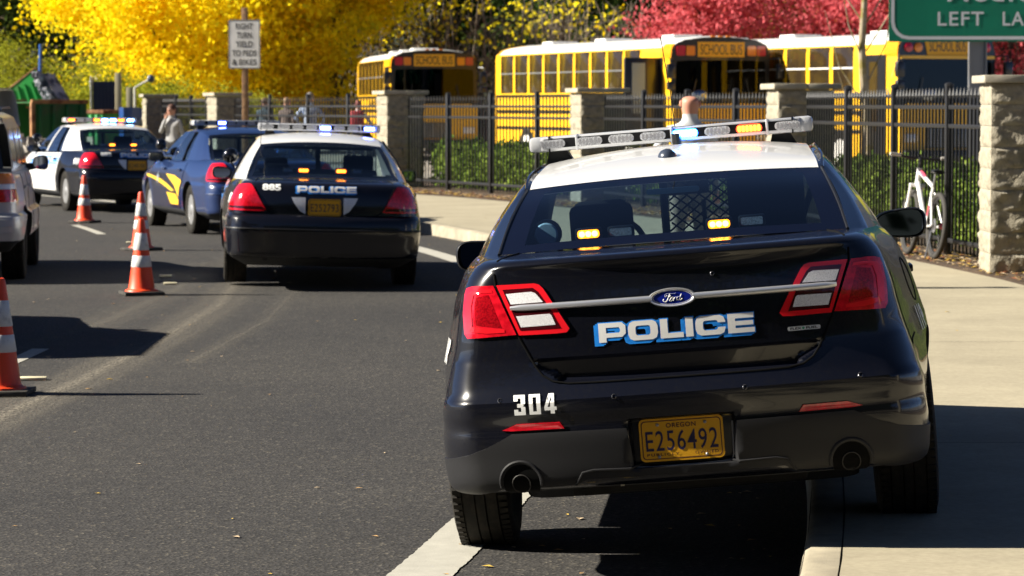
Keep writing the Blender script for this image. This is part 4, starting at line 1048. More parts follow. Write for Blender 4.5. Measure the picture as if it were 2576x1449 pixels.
for _ in range(60): y = rnd.uniform(12, 60); pts.append((rnd.uniform(kerb_x(y) + .3, back_x(y)), y, .152))
for x, y in ((-.70, 13.4), (-1.75, 17.1), (-.20, 10.15), (-1.28, 24.0)): pts.append((x, y, .004))
scatter('road_litter', 'scattered yellow leaves and grit on the asphalt', 'leaves', pts, LV[:1] + LV[2:], (.012, .055))
for x, y, lb in ((-3.06, 18.8, 'cream road marker on the lane line beyond the nearest cone'), (-3.55, 30.2, 'pale road marker right of the third cone'), (-3.35, 28.9, 'small pale road marker just behind the second cone'), (-4.85, 37.6, 'pale road marker in front of the blue patrol car'), (-4.55, 36.0, 'pale road marker left of the blue patrol car wheel')):
    o = MB().box((x, y, .012), (.13 if y > 20 else .17, .10, .018), .1, bev=.006).build('road_marker', mat('marker_cream', (.68, .62, .42), .6)); tag(o, lb, 'road marker', 'raised road markers along the lane line')

# ------------------------------------------------------------------ block pillars and railings
BLK = mat('split_block', (.36, .325, .25), .92, spec=.25, noise=(14, (.24, .215, .165), .35, .7, 8), bump=(45, .7, .012))
CAPM = mat('cap_stone', (.38, .345, .27), .9, noise=(10, (.27, .245, .19), .4, .7, 8), bump=(80, .5, .006))
IRON = mat('railing_iron', (.012, .012, .013), .45, spec=.5)
from mathutils import noise as mnoise
def pillar(i, x, y, rz, lb):
    t = thing('block_pillar', lb, 'pillar', (x, y, .14), rz, group='stone block pillars of the railings')
    q = MB(); a = .37; hgt = .203; rr = random.Random(i)
    for c in range(9):
        z0 = c * hgt; z1 = z0 + hgt - .006
        for f in range(4):
            Mx = Matrix.Rotation(R(90 * f), 4, 'Z'); cuts = [-a, (-.04 if (c + f) % 2 else .06) + rr.uniform(-.02, .02), a]
            for k in range(2):
                x0, x1 = cuts[k] + .003, cuts[k + 1] - .003; nx, nz = 12, 7; rows = []
                for iz in range(nz + 1):
                    r = []
                    for ix in range(nx + 1):
                        u = lerp(x0, x1, ix / nx); z = lerp(z0, z1, iz / nz); e = min(1, min(ix, nx - ix) / 1.0) * min(1, min(iz, nz - iz) / 1.0)
                        d = a + e * (.004 + .026 * (mnoise.noise(Vector((u * 8 + i * 9 + f * 3, z * 11 + c * 3.7, 1.7))) + .30) + .016 * mnoise.noise(Vector((u * 25, z * 25 + i, f))))
                        r.append(Mx @ Vector((u, -d, z)))
                    rows.append(r)
                q.grid(rows)
    q.box((0, 0, .9), (2 * a - .012, 2 * a - .012, 1.8)); q.build('shaft', BLK, t, smooth=50)
    q = MB()
    for sx in (-1, 1):
        for sy in (-1, 1): q.box((sx * .226, sy * .226, 9 * hgt + .037), (.447, .447, .074), bev=.008)
    q.build('cap', CAPM, t)
    return t
PL = ['near block pillar beside the kerb-side pavement, closest to the camera', 'tall block pillar behind the white bicycle, at the edge of the frame', 'block pillar behind the raised right end of the light bar', 'block pillar in front of the side of the middle school bus', 'block pillar beside the front of the smallest school bus', 'block pillar just behind the wooden sign post', 'block pillar behind the man with his hand to his face', '']
for i, (x, y) in enumerate(FP):
    j = min(i, len(FP) - 2); dx, dy = FP[j + 1][0] - FP[j][0], FP[j + 1][1] - FP[j][1]; rz = math.atan2(-dx, dy) * .8 
    rz = {2: R(-1), 3: R(7), 4: R(12), 5: R(18), 6: R(22)}.get(i, rz)
    pillar(i, x, y, rz, PL[i] or 'last block pillar at the far end of the railings')
def railing(i, A, B, lb):
    A, B = Vector((*A, .15)), Vector((*B, .15)); d = B - A; Ln = d.length; rz = math.atan2(d.y, d.x)
    t = thing('railing_panel', lb, 'railings', A, rz, group='black iron railings along the pavement'); s0, s1 = .44, Ln - .44
    for z, h in ((1.585, .045), (1.385, .045), (.175, .05)): MB().box(((s0 + s1) / 2, 0, z), (s1 - s0, .035, h), bev=.006).build('rail', IRON, t)
    for k in (1, 2, 3):
        x = lerp(s0, s1, k / 4); q = MB().box((x, 0, .87), (.075, .075, 1.88), bev=.006); q.lathe([(.05, 1.805), (.05, 1.83), (.03, 1.845), (.001, 1.85)], 8, (x, 0, 0)); q.build('post', IRON, t)
    q = MB(); n_ = int((s1 - s0) / .148)
    for k in range(n_):
        x = s0 + .06 + (s1 - s0 - .1) * k / (n_ - 1)
        q.box((x, 0, .87), (.020, .020, 1.62)); q.lathe([(.012, 1.68), (.020, 1.71), (.001, 1.79)], 4, (x, 0, 0))
    q.build('picket_row', IRON, t, smooth=None)
RLb = ['railing panel nearest the camera, before the edge-of-frame pillar', 'railing panel between the two nearest pillars', 'railing panel behind the white bicycle', 'railing panel behind the bald man', 'railing panel in front of the hedge and middle school bus', 'railing panel between the sign post and the smallest school bus', 'railing panel right of the man with his hand to his face']
for i in range(len(FP) - 1): railing(i, FP[i], FP[i + 1], RLb[i])

# ------------------------------------------------------------------ plants
def leaves(name, pts, size, m, parent=None, aspect=.6, droop=0, seed=1, nrm=None):
    """one mesh of many small leaf faces"""
    g = np.random.default_rng(seed); P = np.asarray(pts, float); n = len(P)
    s = g.uniform(size[0], size[1], n)[:, None]
    a = g.normal(size=(n, 3)); a /= np.linalg.norm(a, axis=1)[:, None]; b = g.normal(size=(n, 3)); b -= (a * b).sum(1)[:, None] * a; b /= np.linalg.norm(b, axis=1)[:, None]
    if droop: a[:, 2] -= droop; a /= np.linalg.norm(a, axis=1)[:, None]
    V = np.stack([P - a * s * .5, P + b * s * aspect * .5, P + a * s * .5, P - b * s * aspect * .5], 1).reshape(-1, 3)
    me = bpy.data.meshes.new(name); me.vertices.add(4 * n); me.vertices.foreach_set('co', V.astype('f').ravel()); me.loops.add(4 * n); me.loops.foreach_set('vertex_index', np.arange(4 * n, dtype='i'))
    me.polygons.add(n); me.polygons.foreach_set('loop_start', np.arange(0, 4 * n, 4, dtype='i')); me.polygons.foreach_set('loop_total', np.full(n, 4, 'i')); me.materials.append(m); me.update(); me.validate()
    o = bpy.data.objects.new(name, me); C.objects.link(o)
    if parent: o.parent = parent
    return o
BARK = mat('bark', (.10, .075, .05), .9, noise=(12, (.05, .04, .03), .4, .6, 6), bump=(30, .6, .02))
PBARK = mat('pale_bark', (.30, .25, .17), .9, noise=(7, (.20, .16, .04), .45, .62, 6), bump=(40, .5, .01))
def tree(name, label, cat, x, y, h, rad, m, n, size, seed, base=1.2, group=None, z0=.15, bark=BARK, squash=.9, clump=.55, limbs=True, density=1, top=None):
    g = random.Random(seed); G = np.random.default_rng(seed); t = thing(name, label, cat, (x, y, z0), g.uniform(0, 6), group)
    q = MB(); q.tube([(0, 0, -.1), (.03, .02, base * .6), (.0, .05, base + rad * .4), (-.05, 0, h * .75)], [rad * .075, rad * .06, rad * .045, rad * .015], 8); tips = []
    cz = base + (h - base) * .5
    for k in range(max(30, int(46 * density))):
        # a point in the crown volume, biased to its outside
        v = Vector((g.gauss(0, 1), g.gauss(0, 1), g.gauss(0, 1))).normalized() * (g.random() ** .38)
        p = Vector((v.x * rad, v.y * rad, cz + v.z * (h - base) * .5 * squash)); 
        if v.z < 0: p.x *= 1 - .15 * abs(v.z); p.y *= 1 - .15 * abs(v.z)
        tips.append(p)
        if limbs and k % 2 == 0:
            s = Vector((0, 0, base * .8 + g.random() * (cz - base * .8))); md = s.lerp(p, .5) + Vector((g.uniform(-.2, .2), g.uniform(-.2, .2), .25 * rad * .3)); q.tube([s, md, p], [rad * .018, rad * .011, rad * .004], 5)
    q.build('trunk', bark, t)
    T = np.array([tuple(p) for p in tips]); idx = G.integers(0, len(T), n); sc_ = rad * clump * .36 * (0.6 + G.random(len(T)))[idx][:, None]
    P = T[idx] + G.normal(size=(n, 3)) * sc_ * np.array([1, 1, .62]); P = P[P[:, 2] > base * .55]
    leaves('crown', P, size, m, t, seed=seed)
    return t
YEL = leaf_mat('yellow_foliage', [(.90, .56, .006), (.97, .72, .006), (.99, .84, .02), (.94, .82, .03), (.58, .62, .04)], .5, .9)
YGR = leaf_mat('yellow_green_foliage', [(.16, .20, .02), (.30, .32, .03), (.42, .40, .04)], .4, 1.2)
DKG = leaf_mat('dark_evergreen', [(.006, .012, .005), (.016, .035, .010), (.045, .070, .015), (.11, .13, .03)], .15, .8)
REDF = leaf_mat('red_foliage', [(.22, .05, .02), (.52, .06, .07), (.74, .18, .20), (.56, .08, .10), (.14, .09, .02)], .4, 1.4)
RUST = leaf_mat('rust_foliage', [(.16, .05, .015), (.30, .11, .03), (.10, .10, .02)], .35, 1.6)
HEDG = leaf_mat('hedge_leaf', [(.03, .07, .01), (.11, .18, .025), (.22, .31, .05), (.42, .50, .12)], .3, 3.)
TWIG = mat('dry_twig', (.26, .21, .16), .9)
tree('yellow_tree', 'bright yellow autumn tree left of the white sign, its crown spreading over the green containers', 'tree', -10.7, 98, 9.4, 4.15, YEL, 56000, (.10, .24), 11, base=.8, group='yellow autumn trees', squash=1.0)
tree('yellow_tree', 'bright yellow autumn tree right behind the white sign', 'tree', -8.6, 99, 8.8, 3.1, YEL, 30000, (.10, .24), 12, base=1.0, group='yellow autumn trees', squash=1.0)
tree('yellow_tree', 'yellow autumn tree left of the smallest school bus', 'tree', -6.0, 100, 8.4, 2.5, YEL, 26000, (.10, .24), 13, base=1.0, group='yellow autumn trees', squash=1.0)
tree('thin_yellow_tree', 'sparse yellow-leaved tree behind the smallest school bus', 'tree', -2.6, 102, 7.5, 2.6, YEL, 600, (.12, .26), 14, base=1.6, group='sparse trees behind the buses')
tree('thin_yellow_tree', 'sparse yellow-leaved tree above the roof of the middle school bus', 'tree', 1.8, 104, 7.0, 2.3, YEL, 500, (.12, .26), 15, base=1.6, group='sparse trees behind the buses')
tree('red_maple', 'pinkish red maple above the front of the middle school bus', 'tree', 6.6, 95, 7.2, 2.25, REDF, 13000, (.09, .2), 16, base=1.8, group='red maples behind the buses')
tree('red_maple', 'pinkish red maple above the long white bus roof', 'tree', 10.6, 95, 7.2, 2.3, REDF, 13000, (.09, .2), 17, base=1.8, group='red maples behind the buses')
tree('red_maple', 'red maple beside the right end of the green road sign', 'tree', 16.0, 95, 6.6, 2.1, REDF, 11000, (.09, .2), 18, base=1.2, group='red maples behind the buses')
tree('rusty_tree', 'rusty brown and green tree between the two red maples', 'tree', 8.7, 101, 6.8, 1.7, RUST, 13000, (.07, .16), 19, base=1.5)
for i, (x, y, r_, lb) in enumerate([(-13.2, 93, 1.9, 'olive bush behind the tilted green container'), (-10.3, 87, 1.35, 'olive bush left of the man with his hand to his face'), (-16.5, 95, 2.2, 'olive bush at the left edge behind the white van'), (-7.4, 80, 1.2, 'olive bush under the yellow trees behind the railings'), (15.6, 80, 1.0, 'yellow-green bush behind the edge-of-frame pillar')]):
    tree('bush', lb, 'bush', x, y, r_ * 1.75, r_, YGR, 9000, (.05, .12), 30 + i, base=.25, group='olive bushes', limbs=False)
EVL = ['dark evergreen at the left edge of the photo', 'dark evergreen over the green containers', 'dark evergreen behind the first yellow tree', 'dark evergreen behind the white sign', 'dark evergreen right of the yellow trees', 'dark evergreen behind the bare thicket', 'dark evergreen above the middle school bus roof', 'dark evergreen left of the red maples', 'dark evergreen behind the red maples', 'dark evergreen behind the long white bus', 'dark evergreen behind the green road sign', 'dark evergreen at the right edge of the photo']
for i in range(12):
    x = -21.5 + i * 3.9 + rnd.uniform(-.5, .5); y = 113 + rnd.uniform(-3, 5)
    tree('evergreen_tree', EVL[i], 'tree', x, y, 11.5, 3.0, DKG, 12000, (.12, .30), 50 + i, base=.4, group='dark evergreens along the back', limbs=False, squash=1.05, clump=.8)
# bare thicket
def thicket(label, x, y, n_, h, spread, seed):
    g = random.Random(seed); q = MB()
    for k in range(n_):
        a = g.uniform(0, 6.28); l = g.uniform(.5, 1) * h; bx, by = g.gauss(0, spread * .5), g.gauss(0, .6); dx = math.cos(a) * g.uniform(.2, .9) * spread * .5
        p = [(bx, by, 0), (bx + dx * .4, by, l * .5), (bx + dx, by + g.uniform(-.4, .4), l)]; q.tube(p, [.022, .014, .005], 4, cap=False)
        for j in range(5):
            s = g.uniform(.35, .95); b = Vector(p[0]).lerp(Vector(p[2]), s); e = b + Vector((g.uniform(-.8, .8), g.uniform(-.3, .3), g.uniform(-.1, .9))); q.tube([b, b.lerp(e, .5) + Vector((0, 0, .06)), e], [.010, .007, .003], 4, cap=False)
    o = q.build('bare_shrub', TWIG, smooth=None); o.location = (x, y, .2); return tag(o, label, 'shrub', 'bare shrubs behind the buses')
thicket('bare tangled shrub between the smallest and middle school buses', -.6, 100, 95, 5.6, 3.4, 5); thicket('bare brown shrub behind the roof of the middle school bus', 2.8, 102, 70, 5.4, 2.6, 6)
thicket('bare shrub right of the yellow trees', -3.8, 103, 50, 5.8, 2.4, 7)
# hedge behind the railings: leaves in a low long box
def hedge(label, a, b, seed, h=.92):
    g = np.random.default_rng(seed); A, B = Vector(FP[a]), Vector(FP[b]); d = (B - A); n = Vector((-d.y, d.x)).normalized() * -1; Ln = d.length; N = int(2500 * Ln)
    if n.x < 0: n = -n
    t = thing('hedge', label, 'hedge', ((A.x + B.x) / 2, (A.y + B.y) / 2, .18), math.atan2(d.y, d.x), 'low green hedges behind the railings')
    s = g.uniform(-Ln / 2 + .45, Ln / 2 - .45, N); hh = h * (.84 + .13 * np.sin(s * 3.1) * np.sin(s * 1.3 + 1) + .07 * np.sin(s * 11) + .10 * (g.random(N) ** 6)); w_ = g.uniform(-.45, .45, N); z = hh * g.random(N) ** .6
    q = MB(); side = -1
    for k in range(int(Ln * 4)):
        xx = -Ln / 2 + .5 + k * (Ln - 1) / (Ln * 4); q.tube([(xx, -.85, -.05), (xx + .05, -.85 + .1, h * .7)], [.012, .005], 4)
    q.build('stems', BARK, t)
    P = np.stack([s, -.85 + w_ * 1.0, z], 1)
    leaves('foliage', P, (.05, .12), HEDG, t, seed=seed)
for a, b, lb in ((1, 2, 'hedge behind the nearest railing panels'), (2, 3, 'green hedge behind the white bicycle'), (3, 4, 'green hedge behind the bald man'), (4, 5, 'green hedge below the front of the smallest school bus')): hedge(lb, a, b, 70 + a)
# slim pale tree in front of the long bus
t = thing('slim_tree', 'slim leafless tree with pale lichened trunk in front of the long white bus', 'tree', (6.1, 51.5, .2))
MB().tube([(.18, 0, -.1), (.14, 0, .6), (.10, 0, 1.2), (.02, 0, 1.9), (-.02, 0, 2.6), (.02, 0, 3.3), (.04, 0, 5.5)], [.075, .07, .075, .075, .065, .055, .03], 10).build('trunk', PBARK, t)
q = MB(); g = random.Random(4)
for z, dx, dz in ((1.35, .55, 1.1), (1.5, -.75, 1.7), (1.9, .5, 1.6), (2.2, -.5, 1.7), (2.5, .6, 1.5), (1.25, -.5, .9), (2.9, -.6, 1.4), (3.0, .5, 1.2)):
    b = Vector((.06, 0, z)); e = b + Vector((dx, g.uniform(-.3, .3), dz)); m_ = b.lerp(e, .5) + Vector((dx * .15, 0, -.1)); q.tube([b, m_, e], [.016, .011, .004], 5)
q.build('branches', PBARK, t)
for i, yy in enumerate((2.9, -5.5, -14, -24)): tree('added_unseen_tree', 'added unseen dark tree shading the road, left of the photographer', 'tree', -15.5, yy, 12.5, 5.0, DKG, 9000, (.3, .6), 120 + i, base=.6, group='added unseen trees shading the road near the photographer', limbs=False, clump=.9)  # trees added out of view to shade the road behind the camera
setting('added_dark_bank', [[(x, -52 - k * 10, .0 + k * 9) for x in range(-140, 141, 20)] for k in (0, 1, 2)], mat('unseen_bank_dark', (.012, .015, .008), .95))  # unseen dark slope added behind the camera to blacken reflections
# unseen dark trees added behind the camera to darken what the paint mirrors
for i in range(9):
    tree('added_unseen_tree', 'added unseen dark tree behind the photographer', 'tree', -34 + i * 8.5, -38 + rnd.uniform(-5, 5), 13, 5.4, DKG, 7000, (.4, .9), 90 + i, base=.6, group='added unseen dark trees behind the photographer', limbs=False, clump=.9)
# ------------------------------------------------------------------ school buses (front towards -Y)
BY = mat('bus_yellow', (.92, .50, .010), .4, coat=.4); BW = mat('bus_white', (.80, .79, .76), .4, coat=.3); BK = mat('bus_black', (.008, .008, .009), .35, coat=.4)
BGL = mat('bus_window_tree_tone', (.030, .020, .010), .08, spec=.5, noise=(1.6, (.055, .036, .010), .45, .6)); BWS = glass_mat('bus_windscreen', (.22, .30, .42), refl=.4); BINT = mat('bus_interior', (.012, .015, .02), .8)  # brown mottle of the bus windows paints in the mirrored trees
ALR = mat('bus_red_lamp', (.55, .01, .03), .25, coat=1); ALA = mat('bus_amber_lamp', (.85, .25, .01), .25, coat=1); BSIGN = mat('bus_sign_yellow', (.86, .42, .01), .45); GRL = mat('bus_grille', (.32, .34, .36), .35, metal=.6)
def bus(label, x, y, rz, L=11.2, style=0, nwin=9, door_open=False):
    t = thing('school_bus', label, 'school bus', (x, y, .2), rz, 'yellow school buses parked behind the railings')
    W = 1.22
    side = [(-W, .42), (-W, 1.2), (-W, 2.72), (-W + .03, 2.88)]; top = [(-W + .03, 2.88), (-1.06, 3.0), (-.85, 3.07), (-.45, 3.13), (0, 3.15)]
    def ext(pr, y0, y1, m, name, n=2):
        pr = [(-a, b) for a, b in pr]; q = MB(); q.grid([[(p[0], lerp(y0, y1, k / n), p[1]) for p in pr] for k in range(n + 1)]); return q.build(name, m, t, smooth=40)
    full = side + top[1:]; full = full + [(-a, b) for a, b in full[::-1][1:]]
    lowp = [(p[0], p[1]) for p in side]; 
    ext([(-a, b) for a, b in side], .0, L, BY, 'side_wall'); ext(side, .0, L, BY, 'side_wall')
    roofp = top + [(-a, b) for a, b in top[::-1][1:]]
    rr = [(.0, .90, -.08), (.10, .97, -.03), (.35, 1.0, 0)]; q = MB(); rows = []
    for yy, k, dz in [(0.02, .985, -.05), (.18, .995, -.01), (.5, 1, 0), (L - .5, 1, 0), (L - .15, .98, -.03), (L, .93, -.10)]: rows.append([(p[0] * k, yy, 2.88 + (p[1] - 2.88) * (1 if dz == 0 else (1 + dz * 2)) ) for p in roofp])
    q.grid(rows); q.build('roof', BW, t, smooth=50)
    # yellow front cap behind the warning lamps
    q = MB(); cap = [(-W, .42)] + [(-W, 2.7)] + top; cap = cap + [(-a, b) for a, b in cap[::-1][1:]]
    for sg in (-1, 1): q.grid([[(p[0] * 1.004, yy, p[1] + .006) for p in [(sg * W, 2.60), (sg * W, 2.72), (sg * (W - .03), 2.88), (sg * 1.12, 2.955)]] for yy in (-.01, .55)]); q.build('front_cap', BY, t, smooth=50)
    q = MB().prism([(p[0], p[1]) for p in cap], L - .06, L - .02); q.build('rear_wall', BY, t, smooth=None)
    MB().box((0, L / 2, .5), (2.3, L - .3, .2)).build('floor', BINT, t)
    MB().box((0, 3.0, 1.6), (2.3, .05, 2.3)).build('dark_back_sheet', BINT, t)  # near-black sheet added to close off a dark cab
    for sg in (-1, 1): MB().box((sg * 1.19, 1.5, 1.75), (.01, 2.95, 2.2)).build('dark_liner', BINT, t)  # near-black sheets added so the yellow walls look unlit inside
    MB().box((0, 1.5, 2.84), (2.3, 2.9, .01)).build('dark_liner', BINT, t)
    for k in range(4): MB().box((-.75 + k * .5, 2.2, 1.55), (.40, .1, .5), bev=.04).build('seat', mat('bus_seat', (.01, .02, .05), .7), t)
    # front: lower panel, windscreen, lamp board
    q = MB().prism([(-1.20, .45), (1.20, .45), (1.21, 1.50), (1.0, 1.60), (-1.0, 1.60), (-1.21, 1.50)], -.16, -.02); q.build('front_panel', BY, t, smooth=30)
    q = MB().box((0, -.03, 1.0), (2.40, .06, 1.1)); q.build('front_frame', BK, t)
    MB().prism([(-1.19, 1.52), (1.19, 1.52), (1.17, 2.62), (-1.17, 2.62)], -.03, -.018).build('windscreen', BWS, t, smooth=None)
    q = MB(); fr = [(-1.215, 1.45), (-1.215, 2.68), (-1.14, 2.94), (-.88, 3.05), (0, 3.11), (.88, 3.05), (1.14, 2.94), (1.215, 2.68), (1.215, 1.45)]
    inn = [(-1.13, 1.52), (-1.11, 2.45), (-1.09, 2.56), (-.8, 2.58), (0, 2.59), (.8, 2.58), (1.09, 2.56), (1.11, 2.45), (1.13, 1.52)]
    q.grid([[(p[0], -.045, p[1]) for p in fr], [(p[0], -.045, p[1]) for p in inn]]); q.grid([[(p[0], .01, p[1]) for p in fr], [(p[0], -.045, p[1]) for p in fr]]); q.box((0, -.035, 1.49), (2.4, .04, .07)); q.build('lamp_board', BK, t, smooth=None)
    if style == 0:
        for sg in (-1, 1):
            for k, (xx, m_) in enumerate(((1.0, ALR), (.76, ALA))): MB().prism(rrect(.215, .225, .03, (sg * xx, 2.80 - .012 * k * 0)), -.075, -.045).build('warning_lamp', m_, t)
        sp = [(-.58, 2.66), (.58, 2.66), (.58, 3.00), (-.58, 3.00)]
    else:
        for sg in (-1, 1):
            for k, (xx, m_) in enumerate(((.98, ALR), (.74, ALA))): MB().lathe([(.105, 0), (.10, .04), (.06, .06), (.001, .065)], 20, (sg * xx, -.045, 2.80), Matrix.Rotation(R(90), 4, 'X')).build('warning_lamp', m_, t)
        sp = [(-.50, 2.62), (.50, 2.62), (.60, 3.06), (-.60, 3.06)]; MB().box((0, -.06, 2.59), (2.36, .06, .07)).build('brow_strip', BY, t)
    s = MB().prism(sp, -.062, -.045).build('destination_sign', BSIGN, t, smooth=None)
    v, f = text2d('SCHOOL BUS', .235, .0, spacing=.95); v = fitw(v, 1.04 if style == 0 else .92); MB().add([(a, -.066, 2.83 + b) for a, b in v], f).build('sign_lettering', BK, s, smooth=None)
    [MB().box((k * .19, -.02, 3.13), (.11, .06, .035), bev=.01).build('marker_lamp', ALA, t) for k in (-1, 0, 1)]
    # lower front: bonnet panel, grille, lamps, bumper
    gx = -.30 if style == 0 else 0
    q = MB().box((gx * .6, -.17, .86), (1.15, .04, .44), bev=.02); gr = q.build('grille', BK, t); q = MB()
    for k in range(9): q.box((gx * .6 - .5 + k * .125, -.20, .86), (.012, .015, .40))
    for k in range(7): q.box((gx * .6, -.198, .69 + k * .057), (1.1, .012, .012))
    q.build('grille_bars', GRL, gr)
    for sg in (-1, 1):
        q = MB().box((sg * .97, -.17, .86), (.30, .05, .18), bev=.03); q.build('headlight', CLEAR, t)
    MB().box((0, -.25, .47), (2.42, .22, .26), bev=.04).build('front_bumper', BK, t)
    for sg in (-1, 1):
        q = MB().tube([(sg * .30, -.04, 1.56), (sg * .75, -.065, 1.60)], .012, 5); q.tube([(sg * .75, -.065, 1.60), (sg * .62, -.075, 2.15)], .010, 5); q.build('wiper', BK, t)
        # mirrors on stalks
        q = MB().tube([(sg * 1.18, -.02, 2.62), (sg * 1.36, -.30, 2.62), (sg * 1.36, -.32, 2.5)], .02, 6); q.tube([(sg * 1.2, -.02, 1.85), (sg * 1.36, -.30, 1.9)], .018, 6); q.box((sg * 1.36, -.33, 2.33), (.20, .13, .34), bev=.05); q.box((sg * 1.36, -.33, 2.0), (.19, .12, .19), bev=.05); q.build('mirror_unit', BK, t)
    q = MB().tube([(-.55, -.05, 1.5), (-.66, -.35, 1.65)], .012, 6); q.ball((-.68, -.42, 1.78), .19, 16, (1, .35, .72)); q.build('crossover_mirror', mat('convex_mirror', (.4, .42, .44), .12, metal=1), t)
    # side windows: each its own pane, with frames, black rub rails
    for sg in (-1, 1):
        y0, y1 = 1.75, L - .35; p = (y1 - y0) / nwin
        for k in range(nwin):
            yy = y0 + (k + .5) * p; w_ = MB().box((sg * (W + .002), yy, 2.36), (.02, p - .17, .98), bev=.004).build('window', BGL, t); q = MB().box((sg * (W + .014), yy, 2.38), (.012, p - .15, .03)); q.build('window_bar', BW if style else GRL, w_)
        for z, h_ in ((1.80, .07), (1.40, .09), (.98, .08)): MB().box((sg * (W + .008), (L + 1.4) / 2, z), (.03, L - 1.6, h_), bev=.004).build('rub_rail', BK, t)
        for v in (2.35, L - 2.4):
            q = MB(); q.lathe([(.50, -.16), (.50, .16), (.36, .17), (.30, .12), (.001, .12)], 24, (sg * 1.08, v, .50), Matrix.Rotation(R(90), 4, 'Y')); wl = q.build('wheel', RUB, t)
            MB().lathe([(.34, .13), (.30, .175), (.1, .18), (.001, .19)], 18, (sg * 1.08, v, .5), Matrix.Rotation(R(90 * sg), 4, 'Y') @ Matrix.Scale(1, 4)).build('rim', BW, wl)
    # entrance on the side seen from the road (-x)
    d = MB().box((-W - .006, .95, 1.55), (.03, 1.0, 2.2)).build('entrance', BK, t)
    if door_open:
        MB().box((-W - .45, .62, 1.62), (.86, .05, 2.05), bev=.01).build('door_leaf', BK, t); MB().box((-W - .55, .59, 1.95), (.32, .02, 1.15)).build('door_pane', mat('pale_pane', (.30, .36, .42), .1, coat=1), t)
        MB().box((-W - .30, 1.42, 1.62), (.55, .05, 2.05), bev=.01).build('door_leaf', BK, t)
    else: MB().box((-W - .022, .95, 1.75), (.01, .34, 1.5)).build('door_pane', BGL, t)
    for yy in (2.2, L * .55, L - 1.6): MB().box((0, yy, 3.16), (.75, .7, .10), bev=.04).build('roof_hatch', BW, t)
    v, f = text2d('SCHOOL DISTRICT', .13, .02); v = fitw(v, 2.3)
    MB().add([(-W - .012, 4.6 - a, 1.62 + b) for a, b in v], f).build('side_lettering', BK, t, smooth=None)
    return t
bus('smallest and farthest school bus, parked behind the yellow-tree end of the railings', -2.2, 83.5, R(9), 9.0, 0, 7)
bus('middle school bus with its side windows and open black door visible', 4.75, 67.6, R(20), 11.8, 0, 9, True)
bus('school bus with round warning lamps behind the green road sign', 9.35, 63.8, R(24), 11.5, 1, 9)

# ------------------------------------------------------------------ signs
SGW = mat('sign_white', (.84, .82, .78), .5, noise=(3, (.72, .70, .66), .4, .6)); WOOD = mat('sign_post_wood', (.30, .17, .08), .8, noise=(20, (.18, .10, .05), .4, .6, 5)); SGK = mat('sign_ink', (.02, .02, .022), .5)
t = thing('road_sign', 'white RIGHT TURN YIELD TO PEDS & BIKES sign on a wooden post', 'road sign', (-5.1, 56.5, .14), R(-5))
MB().box((.0, .03, 1.7), (.11, .09, 3.55), bev=.008).build('post', WOOD, t)
p = MB().prism(rrect(.61, .93, .035, (0, 2.78)), -.03, -.022).build('sign_panel', SGW, t)
a, b = rrect(.60, .92, .033, (0, 2.78)), rrect(.572, .892, .028, (0, 2.78)); n = len(a); MB().add([(u[0], -.0325, u[1]) for u in a + b], [(k, (k + 1) % n, n + (k + 1) % n, n + k) for k in range(n)]).build('sign_border', SGK, p, smooth=None)
for k, (s, wd) in enumerate((('RIGHT', .33), ('TURN', .29), ('YIELD', .33), ('TO PEDS', .47), ('& BIKES', .47))):
    v, f = text2d(s, .115, .015); v = fitw(v, wd); MB().add([(a_, -.034, 3.12 - k * .170 + b_) for a_, b_ in v], f).build('sign_wording', SGK, p, smooth=None)
GRN = mat('sign_green', (.0, .20, .11), .45, noise=(2, (.0, .18, .10), .4, .6)); SGL = mat('sign_reflective', (.66, .67, .68), .5)
t = thing('highway_sign', 'large green highway sign reading LEFT LANE at the top right', 'road sign', (7.55, 44.0, .18), R(-2))
hw_, y0 = 1.95, 0
for xx in (-.62, 1.5):
    q = MB(); q.box((xx, .10, 2.6), (.25, .02, 5.4)); q.box((xx - .12, .10, 2.6), (.02, .16, 5.4)); q.box((xx + .12, .10, 2.6), (.02, .16, 5.4)); q.build('steel_post', mat('galvanised', (.30, .31, .33), .45, metal=.5), t)
p = MB().prism(rrect(3.9, 2.2, .02, (0, 3.62)), -.03, .0).build('sign_panel', GRN, t)
a, b = rrect(3.84, 2.14, .26, (0, 3.62)), rrect(3.74, 2.04, .22, (0, 3.62)); n = len(a); MB().add([(u[0], -.0325, u[1]) for u in a + b], [(k, (k + 1) % n, n + (k + 1) % n, n + k) for k in range(n)]).build('sign_border', SGL, p, smooth=None)
for s, wd, x0, z0, h_ in (('LEFT', .68, .72, 2.86, .205), ('LANE', .68, 1.68, 2.86, .205), ('Medford', 1.75, .86, 3.26, .30)):
    v, f = text2d(s, h_, .012, spacing=1.12); v = fitw(v, wd); v[:, 0] -= v[:, 0].min(); MB().add([(a_ - hw_ + x0, -.034, z0 + b_) for a_, b_ in v], f).build('sign_wording', SGL, p, smooth=None)
t = thing('yellow_sign', 'bright yellow sign cut by the right edge of the photo', 'road sign', (6.70, 36.0, .18), R(-12))
MB().box((0, .04, 1.3), (.06, .04, 2.6)).build('post', mat('galvanised', (.3, .3, .3)), t)
MB().prism([(-.40, 2.02), (.40, 2.02), (.44, 3.05), (-.30, 3.05)], -.012, .0).build('sign_panel', mat('sign_yellow', (.90, .80, .01), .5), t)

